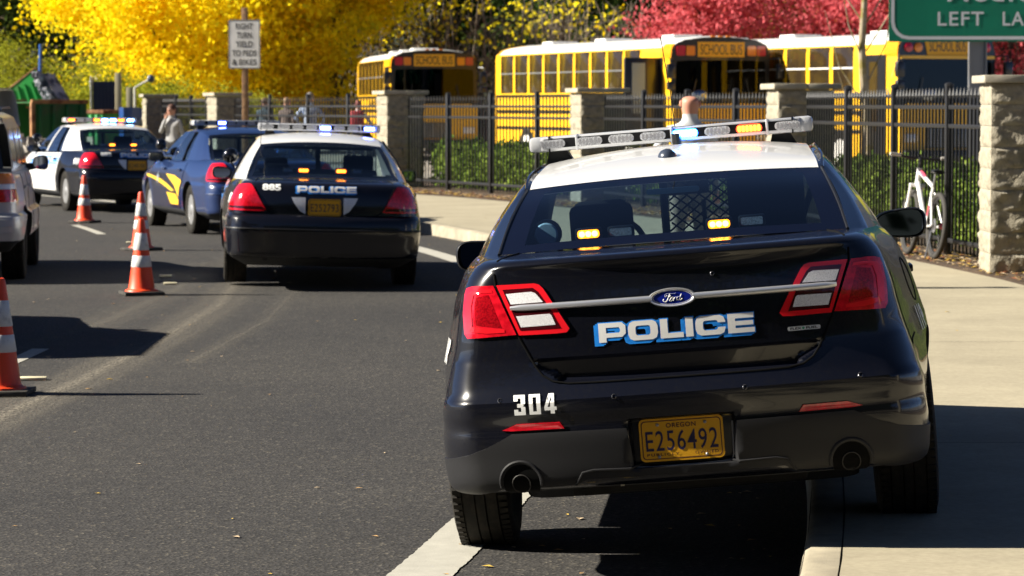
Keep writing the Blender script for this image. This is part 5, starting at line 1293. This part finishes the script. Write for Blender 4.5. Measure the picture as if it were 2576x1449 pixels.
# ------------------------------------------------------------------ traffic cones
ORG = mat('cone_orange', (.90, .075, .015), .45, noise=(9, (.75, .06, .015), .45, .7)); CWH = mat('cone_collar', (.72, .72, .70), .35, noise=(25, (.5, .5, .5), .5, .75)); CBS = mat('cone_base', (.025, .023, .020), .8, noise=(14, (.06, .055, .045), .45, .7))
def cone_():
    t = thing('traffic_cone', '', 'traffic cone', group='orange traffic cones along the lane line')
    H = .71; r = lambda z: lerp(.125, .030, (z - .035) / (H - .035))
    MB().box((0, 0, .02), (.37, .37, .035), bev=.012).build('base', CBS, t)
    MB().lathe([(.155, .036), (.150, .05), (.128, .055)] + [(r(z), z) for z in (.07, .2, .35, .5, .6, .69)] + [(.026, .708), (.018, .71), (.015, .66)], 28).build('cone_body', ORG, t, smooth=50)
    for a, b in ((.262, .368), (.418, .575)): MB().lathe([(r(a) + .0005, a), (r(a) + .003, a + .003), (r(b) + .003, b - .003), (r(b) + .0005, b)], 28).build('reflective_collar', CWH, t, smooth=50)
    return t
c0 = cone_(); c0.location = (-3.10, 17.85, 0); c0['label'] = 'orange cone cut by the left edge, nearest the camera'
for x, y, a, lb in ((-3.43, 27.3, .3, 'orange cone with clean white bands standing in front of another cone'), (-4.49, 35.75, .9, 'orange cone half hidden behind the second cone'), (-6.40, 44.2, 1.2, 'shaded orange cone below the rear of the car numbered 882')): dup(c0, (x, y, 0), a, lb)

# ------------------------------------------------------------------ silver off-road car, van and the car beside the cones
def wagon(name, label, cat, x, y, yaw, paint, W=.86, belt=1.08, roofz=1.68, L=4.6, rails=True, tint=GSIDE, lower=None, panel=False):
    t = thing(name, label, cat, (x, y, 0), rot=(0, 0, R(-yaw))); lower = lower or paint
    k = roofz / 1.68
    K = [(.30, .30, W * .90, .95, .25, .03, .10, L - .4, .9), (.38, .38, W * .98, .96, .06, .05, .12, L - .1, .9), (.42, .42, W * 1.04, .97, .0, .06, .12, L, .9), (.56, .56, W * 1.055, .97, -.02, .06, .12, L, .9), (.66, .66, W * 1.05, .97, -.01, .06, .12, L, .9), (.69, .69, W * 1.0, .97, .07, .06, .10, L - .02, .9),
         (.80, .80, W * .995, .97, .08, .05, .10, L - .03, .9), (.95, .95, W * .98, .965, .09, .05, .10, L - .06, .88), (belt - .03, belt - .03, W * .955, .96, .10, .05, .10, L - .2, .85), (belt + .01, belt + .01, W * .93, .96, .12, .05, .10, L - .4, .82), (belt + .02, belt + .02, W * .6, .96, .4, .05, .10, L - .9, .82)]
    def bl(v, z): return sum(.035 * math.exp(-((v - a) / .42) ** 2) * math.exp(-((z - .62) / .22) ** 2) for a in (.95, L - .95))
    sh = Shell(K, .8, lambda v: pw(v, [(0, 1), (L - 1.6, 1), (L - .9, .75), (L, .4)]), None, bl)
    me = sh.mesh([.30, .34, .38, .40, .42, .47, .52, .56, .61, .66, .675, .69, .72, .76, .80, .85, .9, .95, 1.0, belt - .03, belt - .01, belt + .01, belt + .02], n1=16, n2=8, n3=60, axles=(.95, L - .95), rw=.40, m=paint, dark=DARKIN)
    link('body', me, t, 32)
    tw = W * .80; zr = roofz
    sec = [(W * .925, belt), (W * .905, belt + .15), (W * .86, zr - .18), (tw, zr - .05), (tw * .85, zr), (0, zr + .015)]
    ribr = [(.13, 0), (.20, .5), (.30, 1)]
    def P(j, v0):  # v0 rear, slope at ends
        return sec[j]
    rows = []
    vr = lambda z: .13 + (z - belt) / (zr - belt) * .22; vf = lambda z: L - 1.45 - (z - belt) / (zr - belt) * .75
    for s in [0, .06, .12] + [.12 + .76 * k / 14 for k in range(1, 15)] + [.94, 1.0]:
        r = []
        for xx, z in sec: r.append((xx, lerp(vr(z), vf(z), s), z))
        rows.append([(-a, b, c) for a, b, c in r] + [(a, b, c) for a, b, c in r[::-1][1:]])
    MB().grid(rows).build('cabin_shell', paint, t, smooth=40)
    zb0, zb1 = belt + .05, zr - .12
    xw = lambda z: np.interp(z, [p[1] for p in sec], [p[0] for p in sec])
    if not panel: MB().add([(-xw(zb0) * .90, vr(zb0) - .008, zb0), (xw(zb0) * .90, vr(zb0) - .008, zb0), (xw(zb1) * .88, vr(zb1) - .008, zb1), (-xw(zb1) * .88, vr(zb1) - .008, zb1)], [(0, 1, 2, 3)]).build('rear_window', TRIMK, t, smooth=None)
    MB().add([(-xw(belt) * .92, vf(belt) + .006, belt), (xw(belt) * .92, vf(belt) + .006, belt), (xw(zb1) * .9, vf(zb1) + .006, zb1), (-xw(zb1) * .9, vf(zb1) + .006, zb1)], [(0, 1, 2, 3)]).build('windscreen', TRIMK, t, smooth=None)
    ends = [(.30, 1.15), (1.25, 2.0), (2.1, L - 1.65)][2 if panel else 0:]
    for sg in (-1, 1):
        for a, b in ends:
            zt = zr - .16; b1 = b - (.55 if b > 2.2 else 0); a0 = a + (.0)
            MB().add([(sg * (xw(zb0) + .008), a0, zb0), (sg * (xw(zb0) + .008), b, zb0), (sg * (xw(zt) + .010), b1, zt), (sg * (xw(zt) + .010), a0 + .10, zt)], [(0, 1, 2, 3)]).build('side_window', BGL, t, smooth=None)
        F = lambda pl: [(sg * a_, b_) for a_, b_ in pl]
        u1, Ll, v2, v3 = sh.lens(1.0); o = u1 + Ll
        patch(sh, 'indicator_light', [F([(o - .24, .98), (o + .01, .98), (o + .0, belt - .0), (o - .24, belt + .0)])], .01, mat('suv_amber_lens', (.70, .20, .01), .2, coat=1), t, step=.05, thick=.01)
        patch(sh, 'reverse_light', [F([(o - .24, .93), (o + .012, .93), (o + .012, .975), (o - .24, .975)])], .01, CLEAR, t, step=.05, thick=.01)
        patch(sh, 'tail_light', [F([(o - .24, .80), (o + .012, .80), (o + .012, .925), (o - .24, .925)])], .01, RED, t, step=.05, thick=.01)
        mirror(t, (sg * (W + .09), L - 1.75, belt + .06), .17, .15, sg)
        for v in (1.20, 2.05, L - 1.55): seam(sh, 'door_gap', [(v, .45), (v, belt - .02)], .008, .0006, GAP, t, 'S', sg)
        for v in (1.35, 2.2): MB().box((sg * (sh.hw(v, .9) + .015), v, .92), (.03, .15, .035), bev=.01).build('door_handle', paint, t)
        for v in (.95, L - .95): wheel(t, sg * (W - .10), v, .355, .235, .21, sg, RUB, STEEL, 'alloy', z=.35)
        if rails: MB().tube([(sg * tw * .95, .6, zr + .02), (sg * tw * .95, .8, zr + .05), (sg * tw * .95, L - 2.3, zr + .05)], .014, 6).build('roof_rail', BPLAST, t)
    for k in range(5): MB().tube([sh.P(x * .1, .50 + k * .032, .004) for x in range(-8, 9)], .006, 6).build('bumper_rib', paint, t) if k % 2 == 0 else None
    def pf(xx, z, off): return Vector((xx, .045 - off, .80 + z))
    MB().prism(rrect(.305, .156, .015, (0, .80)), .045, .055).build('number_plate', mat('plate_pale', (.5, .5, .52), .5), t)
    MB().box((0, 1.9, .34), (1.2, 3.2, .12)).build('underbody', mat('underbody_black', (.012, .011, .010), .8), t)
    return t
wagon('off_road_car', 'silver off-road car cut by the left edge, chrome-look rear bumper', 'car', -5.70, 28.9, -6.5, SILV)
wagon('van', 'white van at the left edge beyond the silver off-road car', 'van', -11.85, 66.0, -20, WHITE, W=.98, belt=1.3, roofz=2.15, L=5.3, rails=False, panel=True)
wagon('estate_car', 'grey car beside the cones, just outside the left edge', 'car', -5.76, 20.2, -1, mat('grey_paint', (.2, .2, .21), .35, coat=.8), W=.90, belt=1.0, roofz=1.50, L=4.5, rails=False)
# ------------------------------------------------------------------ people
SKIN = mat('skin', (.50, .27, .19), .55, spec=.3); SKR = mat('skin_ruddy', (.55, .26, .18), .5, spec=.35)
def _r(r): return max(r) if isinstance(r, tuple) else r
def skinned(name, chains, mats, parent, sub=2):
    """chains: list of (points, radii, material index, joins_to_previous_start_index or None).  One continuous skin."""
    V = []; E = []; Rr = []; seg = []
    for pts, rs, mi, join in chains:
        k = len(V)
        if join is not None:
            E.append((join, k)); seg.append((Vector(V[join]), Vector(pts[0]), mi, _r(Rr[join])))
        for p, r in zip(pts, rs): V.append(tuple(p)); Rr.append(r)
        for i in range(len(pts) - 1): E.append((k + i, k + i + 1)); seg.append((Vector(pts[i]), Vector(pts[i + 1]), mi, (_r(rs[i]) + _r(rs[i + 1])) / 2))
    me = bpy.data.meshes.new('s'); me.from_pydata(V, E, []); o = bpy.data.objects.new('s', me); C.objects.link(o)
    o.modifiers.new('k', 'SKIN'); me.skin_vertices[0].data[0].use_root = True
    for i, r in enumerate(Rr): me.skin_vertices[0].data[i].radius = r if isinstance(r, tuple) else (r, r)
    s = o.modifiers.new('u', 'SUBSURF'); s.levels = sub; s.render_levels = sub
    bpy.context.view_layer.update(); dg = bpy.context.evaluated_depsgraph_get(); m2 = bpy.data.meshes.new_from_object(o.evaluated_get(dg)); bpy.data.objects.remove(o)
    m2.materials.clear()
    for m in mats: m2.materials.append(m)
    for p in m2.polygons:
        c = p.center; best = 9; bi = 0
        for a, b, mi, r in seg:
            d = b - a; t = max(0, min(1, (c - a).dot(d) / max(d.length_squared, 1e-9))); q = (a + d * t - c).length - r
            if q < best: best = q; bi = mi
        p.material_index = bi
    return link(name, m2, parent, 0 or 60)
def person(label, x, y, rz, h=1.75, z=.15, shirt=(.5, .5, .5), legs=(.03, .03, .035), hair=(.05, .03, .02), bald=False, armL='down', armR='down', lean=0, skin=None, seated=False, sleeve=True, stripe=None, group=None, fat=1.0):
    k = h / 1.75; t = thing('person', label, 'person', (x, y, z), rz, group)
    SH = mat('cloth_%.2f_%.2f_%.2f' % shirt, shirt, .85, noise=(9, tuple(c * .7 for c in shirt), .45, .7)) if not stripe else mat('striped_shirt', shirt, .85)
    if stripe and 'striped' in SH.name and len(SH.node_tree.nodes) < 4:
        n = SH.node_tree; w_ = n.nodes.new('ShaderNodeTexWave'); w_.inputs['Scale'].default_value = 9; tc = n.nodes.new('ShaderNodeTexCoord'); n.links.new(tc.outputs['Object'], w_.inputs[0]); r = n.nodes.new('ShaderNodeValToRGB'); r.color_ramp.elements[0].color = (*stripe, 1); r.color_ramp.elements[1].color = (*shirt, 1); r.color_ramp.elements[0].position = .35; r.color_ramp.elements[1].position = .5
        n.links.new(w_.outputs['Fac'], r.inputs[0]); n.links.new(r.outputs[0], n.nodes['Principled BSDF'].inputs['Base Color'])
    LG = mat('trousers_%.2f_%.2f_%.2f' % legs, legs, .85); SK = skin or SKIN; SO = mat('shoe_black', (.015, .013, .012), .5)
    P = lambda a, b, c: Vector((a * k, b * k, c * k)); f = fat
    if seated: hipz = .50
    else: hipz = .95
    T = 0 if not seated else -.45
    ch = [([P(0, 0, .96 + T), P(0, 0, 1.10 + T), P(0, .01 - lean, 1.28 + T), P(0, -lean, 1.40 + T), P(0, -lean * 1.2, 1.475 + T)], [(.155 * k * f, .115 * k * f), (.150 * k * f, .11 * k * f), (.175 * k * f, .12 * k), (.16 * k, .10 * k), (.088 * k, .08 * k)], 0, None),
          ([P(0, -lean * 1.2 - .005, 1.53 + T), P(0, -lean * 1.3 - .015, 1.60 + T), P(0, -lean * 1.3 - .02, 1.665 + T), P(0, -lean * 1.3 - .012, 1.715 + T)], [.068 * k, (.084 * k, .094 * k), (.092 * k, .110 * k), (.066 * k, .082 * k)], 2, 4)]
    cnt = 9; hands = {}
    for sg in (-1, 1):
        mode = armL if sg > 0 else armR; s = P(sg * .175, -lean, 1.40 + T)
        if mode == 'down': e, w_ = P(sg * .235, .02, 1.13 + T), P(sg * .245, -.06, .89 + T)
        elif mode == 'face': e, w_ = P(sg * .20, -.16, 1.18 + T), P(sg * .07, -.17, 1.46 + T)
        elif mode == 'fold': e, w_ = P(sg * .24, -.05, 1.14 + T), P(sg * .05, -.20, 1.12 + T)
        elif mode == 'out': e, w_ = P(sg * .34, .02, 1.18 + T), P(sg * .26, -.14, 1.02 + T)
        else: e, w_ = P(sg * .24, -.10, 1.16 + T), P(sg * .18, -.36, 1.14 + T)
        ch.append(([s, s.lerp(e, .5), e], [.062 * k, .055 * k, .046 * k], 0, 3)); cnt += 3
        ch.append(([e.lerp(w_, .5), w_], [.040 * k, .029 * k], 0 if sleeve else 2, cnt - 1)); cnt += 2
        d = (w_ - e).normalized(); pm = w_ + d * .05 * k; pk = w_ + d * .095 * k; ch.append(([pm, pk], [(.036 * k, .022 * k), (.034 * k, .018 * k)], 2, cnt - 1)); cnt += 2; hands[sg] = (w_, d, pk)
    for sg in (-1, 1):
        if seated: hp, kn, an, to = P(sg * .10, 0, .48), P(sg * .12, -.42, .50), P(sg * .12, -.44, .10), P(sg * .13, -.60, .06)
        else: hp, kn, an, to = P(sg * .095, 0, .90), P(sg * .10, -.02, .50), P(sg * .105, .02, .095), P(sg * .115, -.15, .04)
        ch.append(([hp, hp.lerp(kn, .5), kn, kn.lerp(an, .45), an], [.098 * k * f, .082 * k * f, .062 * k, .058 * k, .045 * k], 1, 0)); cnt += 5
        ch.append(([an + Vector((0, -.03 * k, -.03 * k)), to], [.046 * k, .036 * k], 3, cnt - 1)); cnt += 2
    body = skinned('body', ch, [SH, LG, SK, SO], t)
    # fingers and thumb of each hand
    fc = []
    for sg, (w_, d, pk) in hands.items():
        side = d.cross(Vector((0, 1, 0)));  side = side.normalized() if side.length > .1 else Vector((1, 0, 0)); cu = d.cross(side).normalized() * .012
        for j, ln in enumerate((.062, .072, .068, .052)):
            b = pk + side * (j - 1.5) * .017 * k - d * .01; fc.append(([b, b + d * ln * .5 * k, b + d * ln * k + cu * 1.6], [.0088 * k, .008 * k, .0065 * k], 0, None))
        b = w_ + d * .03 * k + side * .028 * k; fc.append(([b, b + (side * .8 + d).normalized() * .04 * k, b + (side * .5 + d).normalized() * .065 * k], [.011 * k, .010 * k, .008 * k], 0, None))
    for pts, rs, _, _ in fc: MB().tube(pts, rs, 6).build('finger', SK, t)
    hc = P(0, -lean * 1.3 - .018, 1.655 + T)
    # face, ears, hair
    q = MB(); q.tube([hc + P(0, -.088, .020), hc + P(0, -.112, -.012), hc + P(0, -.095, -.022)], [.008 * k, .014 * k, .010 * k], 6)
    q.build('nose', SK, t); [MB().ball(hc + P(sg * .084, .008, -.008), .032 * k, 10, (.4, .62, 1)).build('ear', SK, t) for sg in (-1, 1)]; q = MB()
    for sg in (-1, 1): q.ball(hc + P(sg * .031, -.088, .012), .011 * k, 8, (1.3, .5, .8))
    q.build('eyes', SO, t); MB().box(hc + P(0, -.094, -.055), (.045 * k, .012, .009), bev=.003).build('mouth', mat('lips', (.35, .10, .09), .5), t)
    if not bald: 
        q = MB(); q.ball(hc + P(0, .018, .022), .104 * k, 16, (.90, 1.02, .98)); q.build('hair', mat('hair_%.2f_%.2f' % hair[:2], hair, .7, noise=(60, tuple(c * .5 for c in hair), .4, .6)), t)
    # collar and waist hem
    q = MB().lathe([(.066 * k, 0), (.074 * k, .012), (.068 * k, .035)], 18, P(0, -lean * 1.2, 1.475 + T), sy=.95); q.build('collar', SH, t)
    return t, hc
person('bald man in a pale shirt standing on the pavement beyond the near police car', 1.56, 25.9, R(182), 1.72, shirt=(.62, .64, .66), legs=(.20, .17, .13), bald=True, skin=SKR, armL='out', armR='down', fat=1.12)
person('man in grey hooded top and dark trousers, hand to his face, beside a pillar', -7.05, 61.5, R(-28), 1.74, z=.02, shirt=(.36, .36, .36), legs=(.02, .018, .02), hair=(.12, .05, .03), armR='face', armL='down', lean=.03)
person('person in dark clothes at the left of the group behind the railings', -6.55, 78.5, R(170), 1.74, z=.2, shirt=(.05, .09, .12), hair=(.10, .05, .03), group=None)
person('person with fair hair and a dark patterned top behind the railings', -5.90, 77.5, R(150), 1.74, z=.2, shirt=(.13, .10, .09), hair=(.38, .24, .12))
person('tall man in a blue striped shirt seen from behind through the railings', -5.05, 74.0, R(180), 1.86, z=.2, shirt=(.55, .62, .72), stripe=(.12, .20, .42), hair=(.22, .20, .18), armR='out', armL='out', fat=1.15)
pp, hc = person('person in white with a red backpack behind the railings near the smallest bus', -3.72, 71.5, R(176), 1.66, z=.2, shirt=(.62, .58, .56), legs=(.04, .04, .06), hair=(.35, .10, .08), sleeve=False, armR='out')
q = MB().box((.0, .20, 1.22), (.32, .18, .42), bev=.07); o = q.build('backpack', mat('backpack_red', (.30, .012, .02), .7), None, smooth=60); o.location = (-3.72, 71.5, .2); o.rotation_euler = (0, 0, R(176)); tag(o, 'red and black backpack on the back of the person in white', 'backpack')
person('driver in a dark cap inside the smallest school bus', -1.6, 85.2, R(5), 1.72, z=.95, shirt=(.05, .06, .10), hair=(.03, .08, .20), seated=True, armL='fwd', armR='fwd')
person('driver in an orange vest inside the middle school bus', 5.0, 69.2, R(16), 1.75, z=.95, shirt=(.80, .10, .02), hair=(.03, .025, .02), seated=True, armL='fwd', armR='fwd')

# ------------------------------------------------------------------ bicycle
def bicycle():
    t = thing('bicycle', 'white and pink mountain bicycle standing by the railings', 'bicycle', (4.37, 30.55, .165), rot=(R(5), 0, R(97)))
    # local: +x forward, wheels in the XZ plane
    RB = mat('bike_tyre', (.035, .032, .028), .8); FR = mat('bike_white', (.80, .79, .78), .35, coat=.8); PK = mat('bike_pink', (.75, .10, .16), .4, coat=.6); MT = mat('bike_metal', (.35, .35, .36), .35, metal=.9)
    def whl(cx, nm, lb):
        q = MB(); ring = [(cx + .318 * math.cos(R(a)), 0, .345 + .318 * math.sin(R(a))) for a in range(0, 361, 9)]; q.tube(ring, .031, 8, cap=False); w_ = q.build(nm, RB, t, smooth=60)
        q = MB(); q.tube([(cx + .284 * math.cos(R(a)), 0, .345 + .284 * math.sin(R(a))) for a in range(0, 361, 10)], .009, 6, cap=False); q.build('rim', mat('bike_rim', (.10, .10, .11), .4, metal=.6), w_); q = MB()
        for k in range(16): a = R(k * 22.5); q.tube([(cx, .02 * (-1) ** k, .345), (cx + .285 * math.cos(a), 0, .345 + .285 * math.sin(a))], .0009, 4, cap=False)
        q.build('spokes', BPLAST, w_); MB().lathe([(.075, -.004), (.075, .004)], 20, (cx, .03, .345), Matrix.Rotation(R(90), 4, 'X')).build('brake_disc', MT, w_); return w_
    whl(0, 'wheel', ''); whl(1.08, 'wheel', '')
    bb, hd, ht, st, rx, fx = Vector((.43, 0, .31)), Vector((.93, 0, .78)), Vector((.90, 0, .93)), Vector((.28, 0, .74)), Vector((0, 0, .345)), Vector((1.08, 0, .345))
    q = MB(); q.tube([bb, hd], .027, 10); q.tube([st, ht - Vector((0, 0, .04))], .022, 10); q.tube([bb, st], .019, 10); q.tube([hd - Vector((-.01, 0, .04)), ht], .028, 10)
    fr = q.build('frame', FR, t); q = MB()
    for sg in (-1, 1): q.tube([bb + Vector((0, sg * .04, 0)), rx + Vector((0, sg * .06, 0))], .012, 6); q.tube([st + Vector((0, sg * .02, -.06)), rx + Vector((0, sg * .06, 0))], .011, 6)
    q.build('rear_stays', FR, t); MB().tube([st.lerp(ht, .55) + Vector((0, 0, -.015)), st.lerp(ht, .85) + Vector((0, 0, -.02))], .024, 8).build('frame_decal', PK, fr); MB().tube([bb.lerp(st, .3), bb.lerp(st, .55)], .0205, 8).build('frame_decal', PK, fr)
    q = MB(); q.box((.945, 0, .74), (.06, .17, .04), bev=.01)
    for sg in (-1, 1): q.tube([(.955, sg * .065, .74), (1.02, sg * .065, .53)], .017, 8); q.tube([(1.02, sg * .065, .55), (1.08, sg * .065, .345)], .024, 8)
    q.build('fork', FR, t)
    q = MB(); q.tube([ht, (.885, 0, 1.0)], .018, 8); q.tube([(.885, 0, 1.0), (.95, 0, 1.03)], .016, 8); q.tube([(.90, -.33, 1.05), (.945, -.12, 1.03), (.955, 0, 1.03), (.945, .12, 1.03), (.90, .33, 1.05)], .013, 8); hb = q.build('handlebar', BPLAST, t)
    for sg in (-1, 1): MB().tube([(.90, sg * .22, 1.048), (.885, sg * .34, 1.052)], .018, 8).build('grip', mat('grip_pale', (.45, .42, .38), .7), hb)
    q = MB(); q.tube([st, (.245, 0, .88)], .015, 8); q.build('seat_post', MT, t); q = MB(); q.tube([(.10, 0, .90), (.20, 0, .905), (.30, 0, .90), (.38, 0, .895)], [.06, .07, .035, .02], 12, flat=.35); q.build('saddle', BPLAST, t)
    q = MB(); q.lathe([(.085, -.004), (.085, .004)], 24, bb + Vector((0, -.05, 0)), Matrix.Rotation(R(90), 4, 'X')); q.tube([bb + Vector((0, -.07, 0)), bb + Vector((.10, -.08, -.13))], .011, 6); q.tube([bb + Vector((0, .07, 0)), bb + Vector((-.10, .08, .13))], .011, 6); q.build('crankset', BPLAST, t); MB().box(bb + Vector((.10, -.12, -.13)), (.09, .09, .02), bev=.005).build('pedal', BPLAST, t); MB().box(bb + Vector((-.10, .12, .13)), (.09, .09, .02), bev=.005).build('pedal', BPLAST, t)
    MB().ball((0, -.05, .345), .035, 10).build('gear_hub', PK, t); MB().tube([(0, -.05, .43), (.22, -.05, .41), (.43, -.05, .395)], .005, 4).build('chain', BPLAST, t)
    MB().tube([(.05, .04, .30), (.0, .10, .0)], .007, 6).build('kickstand', MT, t)
    return t
bicycle()

# ------------------------------------------------------------------ containers and rubbish beyond the road
DG = mat('container_green', (.012, .30, .045), .55, noise=(2.5, (.10, .16, .05), .55, .75, 6)); RST = mat('rust_edge', (.30, .15, .06), .85, noise=(6, (.14, .05, .02), .4, .6)); RUBB = mat('rubble_grey', (.42, .42, .47), .95, noise=(3.5, (.07, .07, .09), .42, .58, 8), bump=(4, 1, .15))
DG_SHADE = mat('container_green_shaded', (.004, .085, .012), .6, noise=(2.5, (.05, .06, .02), .55, .75, 6))  # darkened copy of the container green that paints in its shade
def dumpster(label, x, y, rz, w_, d_, h_, rib=7, rot=None, z=.05, DG=DG):
    t = thing('waste_container', label, 'waste container', (x, y, z), rot=rot or (0, 0, rz)); th = .06
    for nm, c, s in (('side_panel', (0, -d_ / 2, h_ / 2), (w_, th, h_)), ('side_panel', (0, d_ / 2, h_ / 2), (w_, th, h_)), ('end_panel', (w_ / 2, 0, h_ / 2), (th, d_ - th, h_)), ('base', (0, 0, .05), (w_, d_ - th, .08))): MB().box(c, s).build(nm, DG, t)
    q = MB()
    for k in range(rib): q.box((-w_ / 2 + .15 + k * (w_ - .3) / (rib - 1), -d_ / 2 - .07, h_ / 2), (.09, .10, h_ - .12), bev=.02)
    q.build('ribs', DG, t); q = MB()
    for sy in (-1, 1): q.box((0, sy * d_ / 2, h_ + .02), (w_ + .1, .14, .10), bev=.01); q.box((-w_ / 2 - .02, sy * d_ / 2, h_ / 2), (.10, .14, h_), bev=.01)
    q.box((w_ / 2, 0, h_ + .02), (.13, d_ - .16, .10), bev=.01); q.build('rusty_rim', RST, t); MB().box((0, 0, h_ + .0), (w_, d_, .03)).build('shade_cover', DG, t); MB().box((w_ * .18, -d_ / 2 - .135, h_ * .35), (.30, .02, .7)).build('paper_notice', mat('notice', (.45, .42, .30), .8), t)  # top sheet added to keep daylight out of the open end
    return t
dumpster('large green waste container in a shaded tone with an open rusty end at the left', -11.60, 73.8, R(27), 1.35, 2.0, 1.78, 4, DG=DG_SHADE)
dumpster('smaller bright green waste container behind the car numbered 882', -10.95, 79.0, R(-28), 1.25, 1.6, 1.52, 6)
# upended container on top of the large one: slab with ribs, leaning
t = thing('tipped_container', 'bright green container tipped up on its corner above the large green container', 'waste container', (-12.10, 74.6, 1.70), R(-10))
q = MB().prism([(-.60, .05), (.66, .02), (.12, .98), (-.62, .42)], -.06, .06); q.build('side_panel', DG, t)
q = MB()
for k in range(5): q.prism([(-.5 + k * .22, .10), (-.44 + k * .22, .10), (-.52 + k * .18, .50 + k * .05), (-.58 + k * .18, .48 + k * .05)], -.10, -.055)
q.build('ribs', DG, t); MB().tube([(-.62, -.04, .03), (-.64, -.04, .43), (.12, -.04, 1.0), (.68, -.04, .0), (-.62, -.04, .03)], .035, 6).build('rusty_rim', RST, t)
t = thing('rubble_load', 'grey tarred rubble sliding down beside the tipped green container', 'rubble', (-11.42, 74.3, 1.74), R(-22))
MB().prism([(-.55, .80), (-.25, .82), (.30, .0), (-.15, .0)], -.3, .3).build('load', RUBB, t)
q = MB(); g = random.Random(9)
for k in range(60):
    s = g.random(); q.box((lerp(-.45, .10, s) + g.uniform(-.12, .12), -.31, lerp(.80, .05, s)), (g.uniform(.05, .14),) * 3, M=Matrix.Rotation(g.uniform(0, 3), 4, Vector((1, g.random(), .5)).normalized()))
q.build('lumps', RUBB, t)
q = MB()
for k in range(140):
    a = g.uniform(-1, 1); hgt = abs(g.gauss(0, .38)); q.box((a * .7, g.uniform(-.4, .4), hgt + .05), (g.uniform(.1, .45), g.uniform(.03, .12), g.uniform(.05, .35)), M=Matrix.Rotation(g.uniform(0, 3), 4, Vector((g.random(), g.random(), g.random() + .1)).normalized()))
o = q.build('scrap_heap', mat('scrap_pale', (.52, .48, .42), .8, noise=(3, (.16, .14, .12), .4, .6, 5)), smooth=None); o.location = (-11.6, 70.8, 0); tag(o, 'pale heap of scrap in front of the open green container', 'scrap heap')
t = thing('box_container', 'dark blue steel container behind the smaller green container', 'container', (-11.43, 83.5, .05), R(4)); MB().box((0, 0, 1.2), (.62, 2.0, 2.35)).build('wall', mat('container_blue', (.01, .02, .07), .5), t)
q = MB(); [q.box((-.3 + k * .1, -1.02, 1.2), (.03, .04, 2.3)) for k in range(7)]; q.build('corrugation', mat('container_blue'), t); MB().tube([(-.36, -1.05, 0), (-.36, -1.05, 2.5)], .03, 6).build('door_bar', STEEL, t)
t = thing('truck', 'white truck body partly hidden by the first yellow tree', 'truck', (-13.4, 104, .05), R(6)); MB().box((0, 0, 1.9), (2.7, 4, 1.7), bev=.05).build('cargo_box', BW, t); MB().box((0, -.2, .75), (2.4, 4.2, .5)).build('chassis', BPLAST, t)
for sx in (-1, 1):
    q = MB().lathe([(.45, -.15), (.45, .15), (.25, .16), (.001, .16)], 18, (sx * 1.05, -1.2, .45), Matrix.Rotation(R(90), 4, 'Y')); q.build('wheel', RUB, t)
t = thing('blue_skip', 'low blue skip with a curved end right of the smaller green container', 'skip', (-9.6, 76.5, .05), R(12))
q = MB().prism([(-.5, .2), (.05, .2), (.10, .9), (.25, 1.15), (.35, 1.3), (.15, 1.55), (-.10, 1.66), (-.5, 1.66)], -.7, .7); q.build('tank', mat('skip_blue', (.01, .07, .30), .4, coat=.5), t)
MB().lathe([(.42, -.02), (.42, .05), (.36, .06), (.36, -.02)], 20, (.20, -.72, 1.05), Matrix.Rotation(R(90), 4, 'X')).build('hoop', mat('hoop_grey', (.30, .36, .42), .4), t)
for i, (x, y, z, m_, lb) in enumerate(((-10.84, 81.5, 2.6, 'post_tan', 'tan timber post right of the dark blue container'), (-10.4, 80.5, 2.2, 'post_tan', 'shorter tan timber post left of the olive bush'))):
    o = MB().box((0, 0, z / 2), (.16, .16, z), bev=.01).build('timber_post', mat('post_tan', (.38, .33, .22), .8)); o.location = (x, y, .05); tag(o, lb, 'post', 'timber posts by the containers')
o = MB().tube([(0, 0, 0), (.10, 0, 3.4)], .045, 8).build('pole', mat('pole_blue', (.02, .10, .36), .5)); o.location = (-13.15, 82, .05); tag(o, 'bright blue pole above the tipped green container', 'pole')
t = thing('street_lamp', 'small lamp on a bracket right of the timber posts', 'lamp', (-10.2, 82, .05)); MB().tube([(-.25, 0, 0), (-.25, 0, 2.2), (.15, 0, 2.42)], .035, 8).build('bracket', mat('lamp_pale', (.5, .5, .45), .5), t); MB().ball((.20, 0, 2.45), .11, 12).build('lamp_head', mat('lamp_dark', (.06, .08, .12), .3), t)
# ------------------------------------------------------------------ police cars
build_near_car()
saloon('police_car', 'black police car with white roof numbered 885, stopped ahead of the near car', (-1.78, 27.78, .02), -5.5, -1.4, 'bw', '885', 'E252793', {4: 'p', 7: 'p'})
saloon('patrol_car', 'blue patrol car with yellow side sweep stopped between the two black and white cars', (-3.15, 39.55, 0), -18, -.5, 'blue', '', 'E240118', {2: 'p'}, amber=False)
saloon('police_car', 'black and white police car with white doors numbered 882 behind the farthest cone', (-6.14, 48.45, 0), -22, -.5, 'bw', '882', 'E248106', {0: 'r', 3: 'a', 4: 'b', 5: 'b', 6: 'a', 7: 'b'})
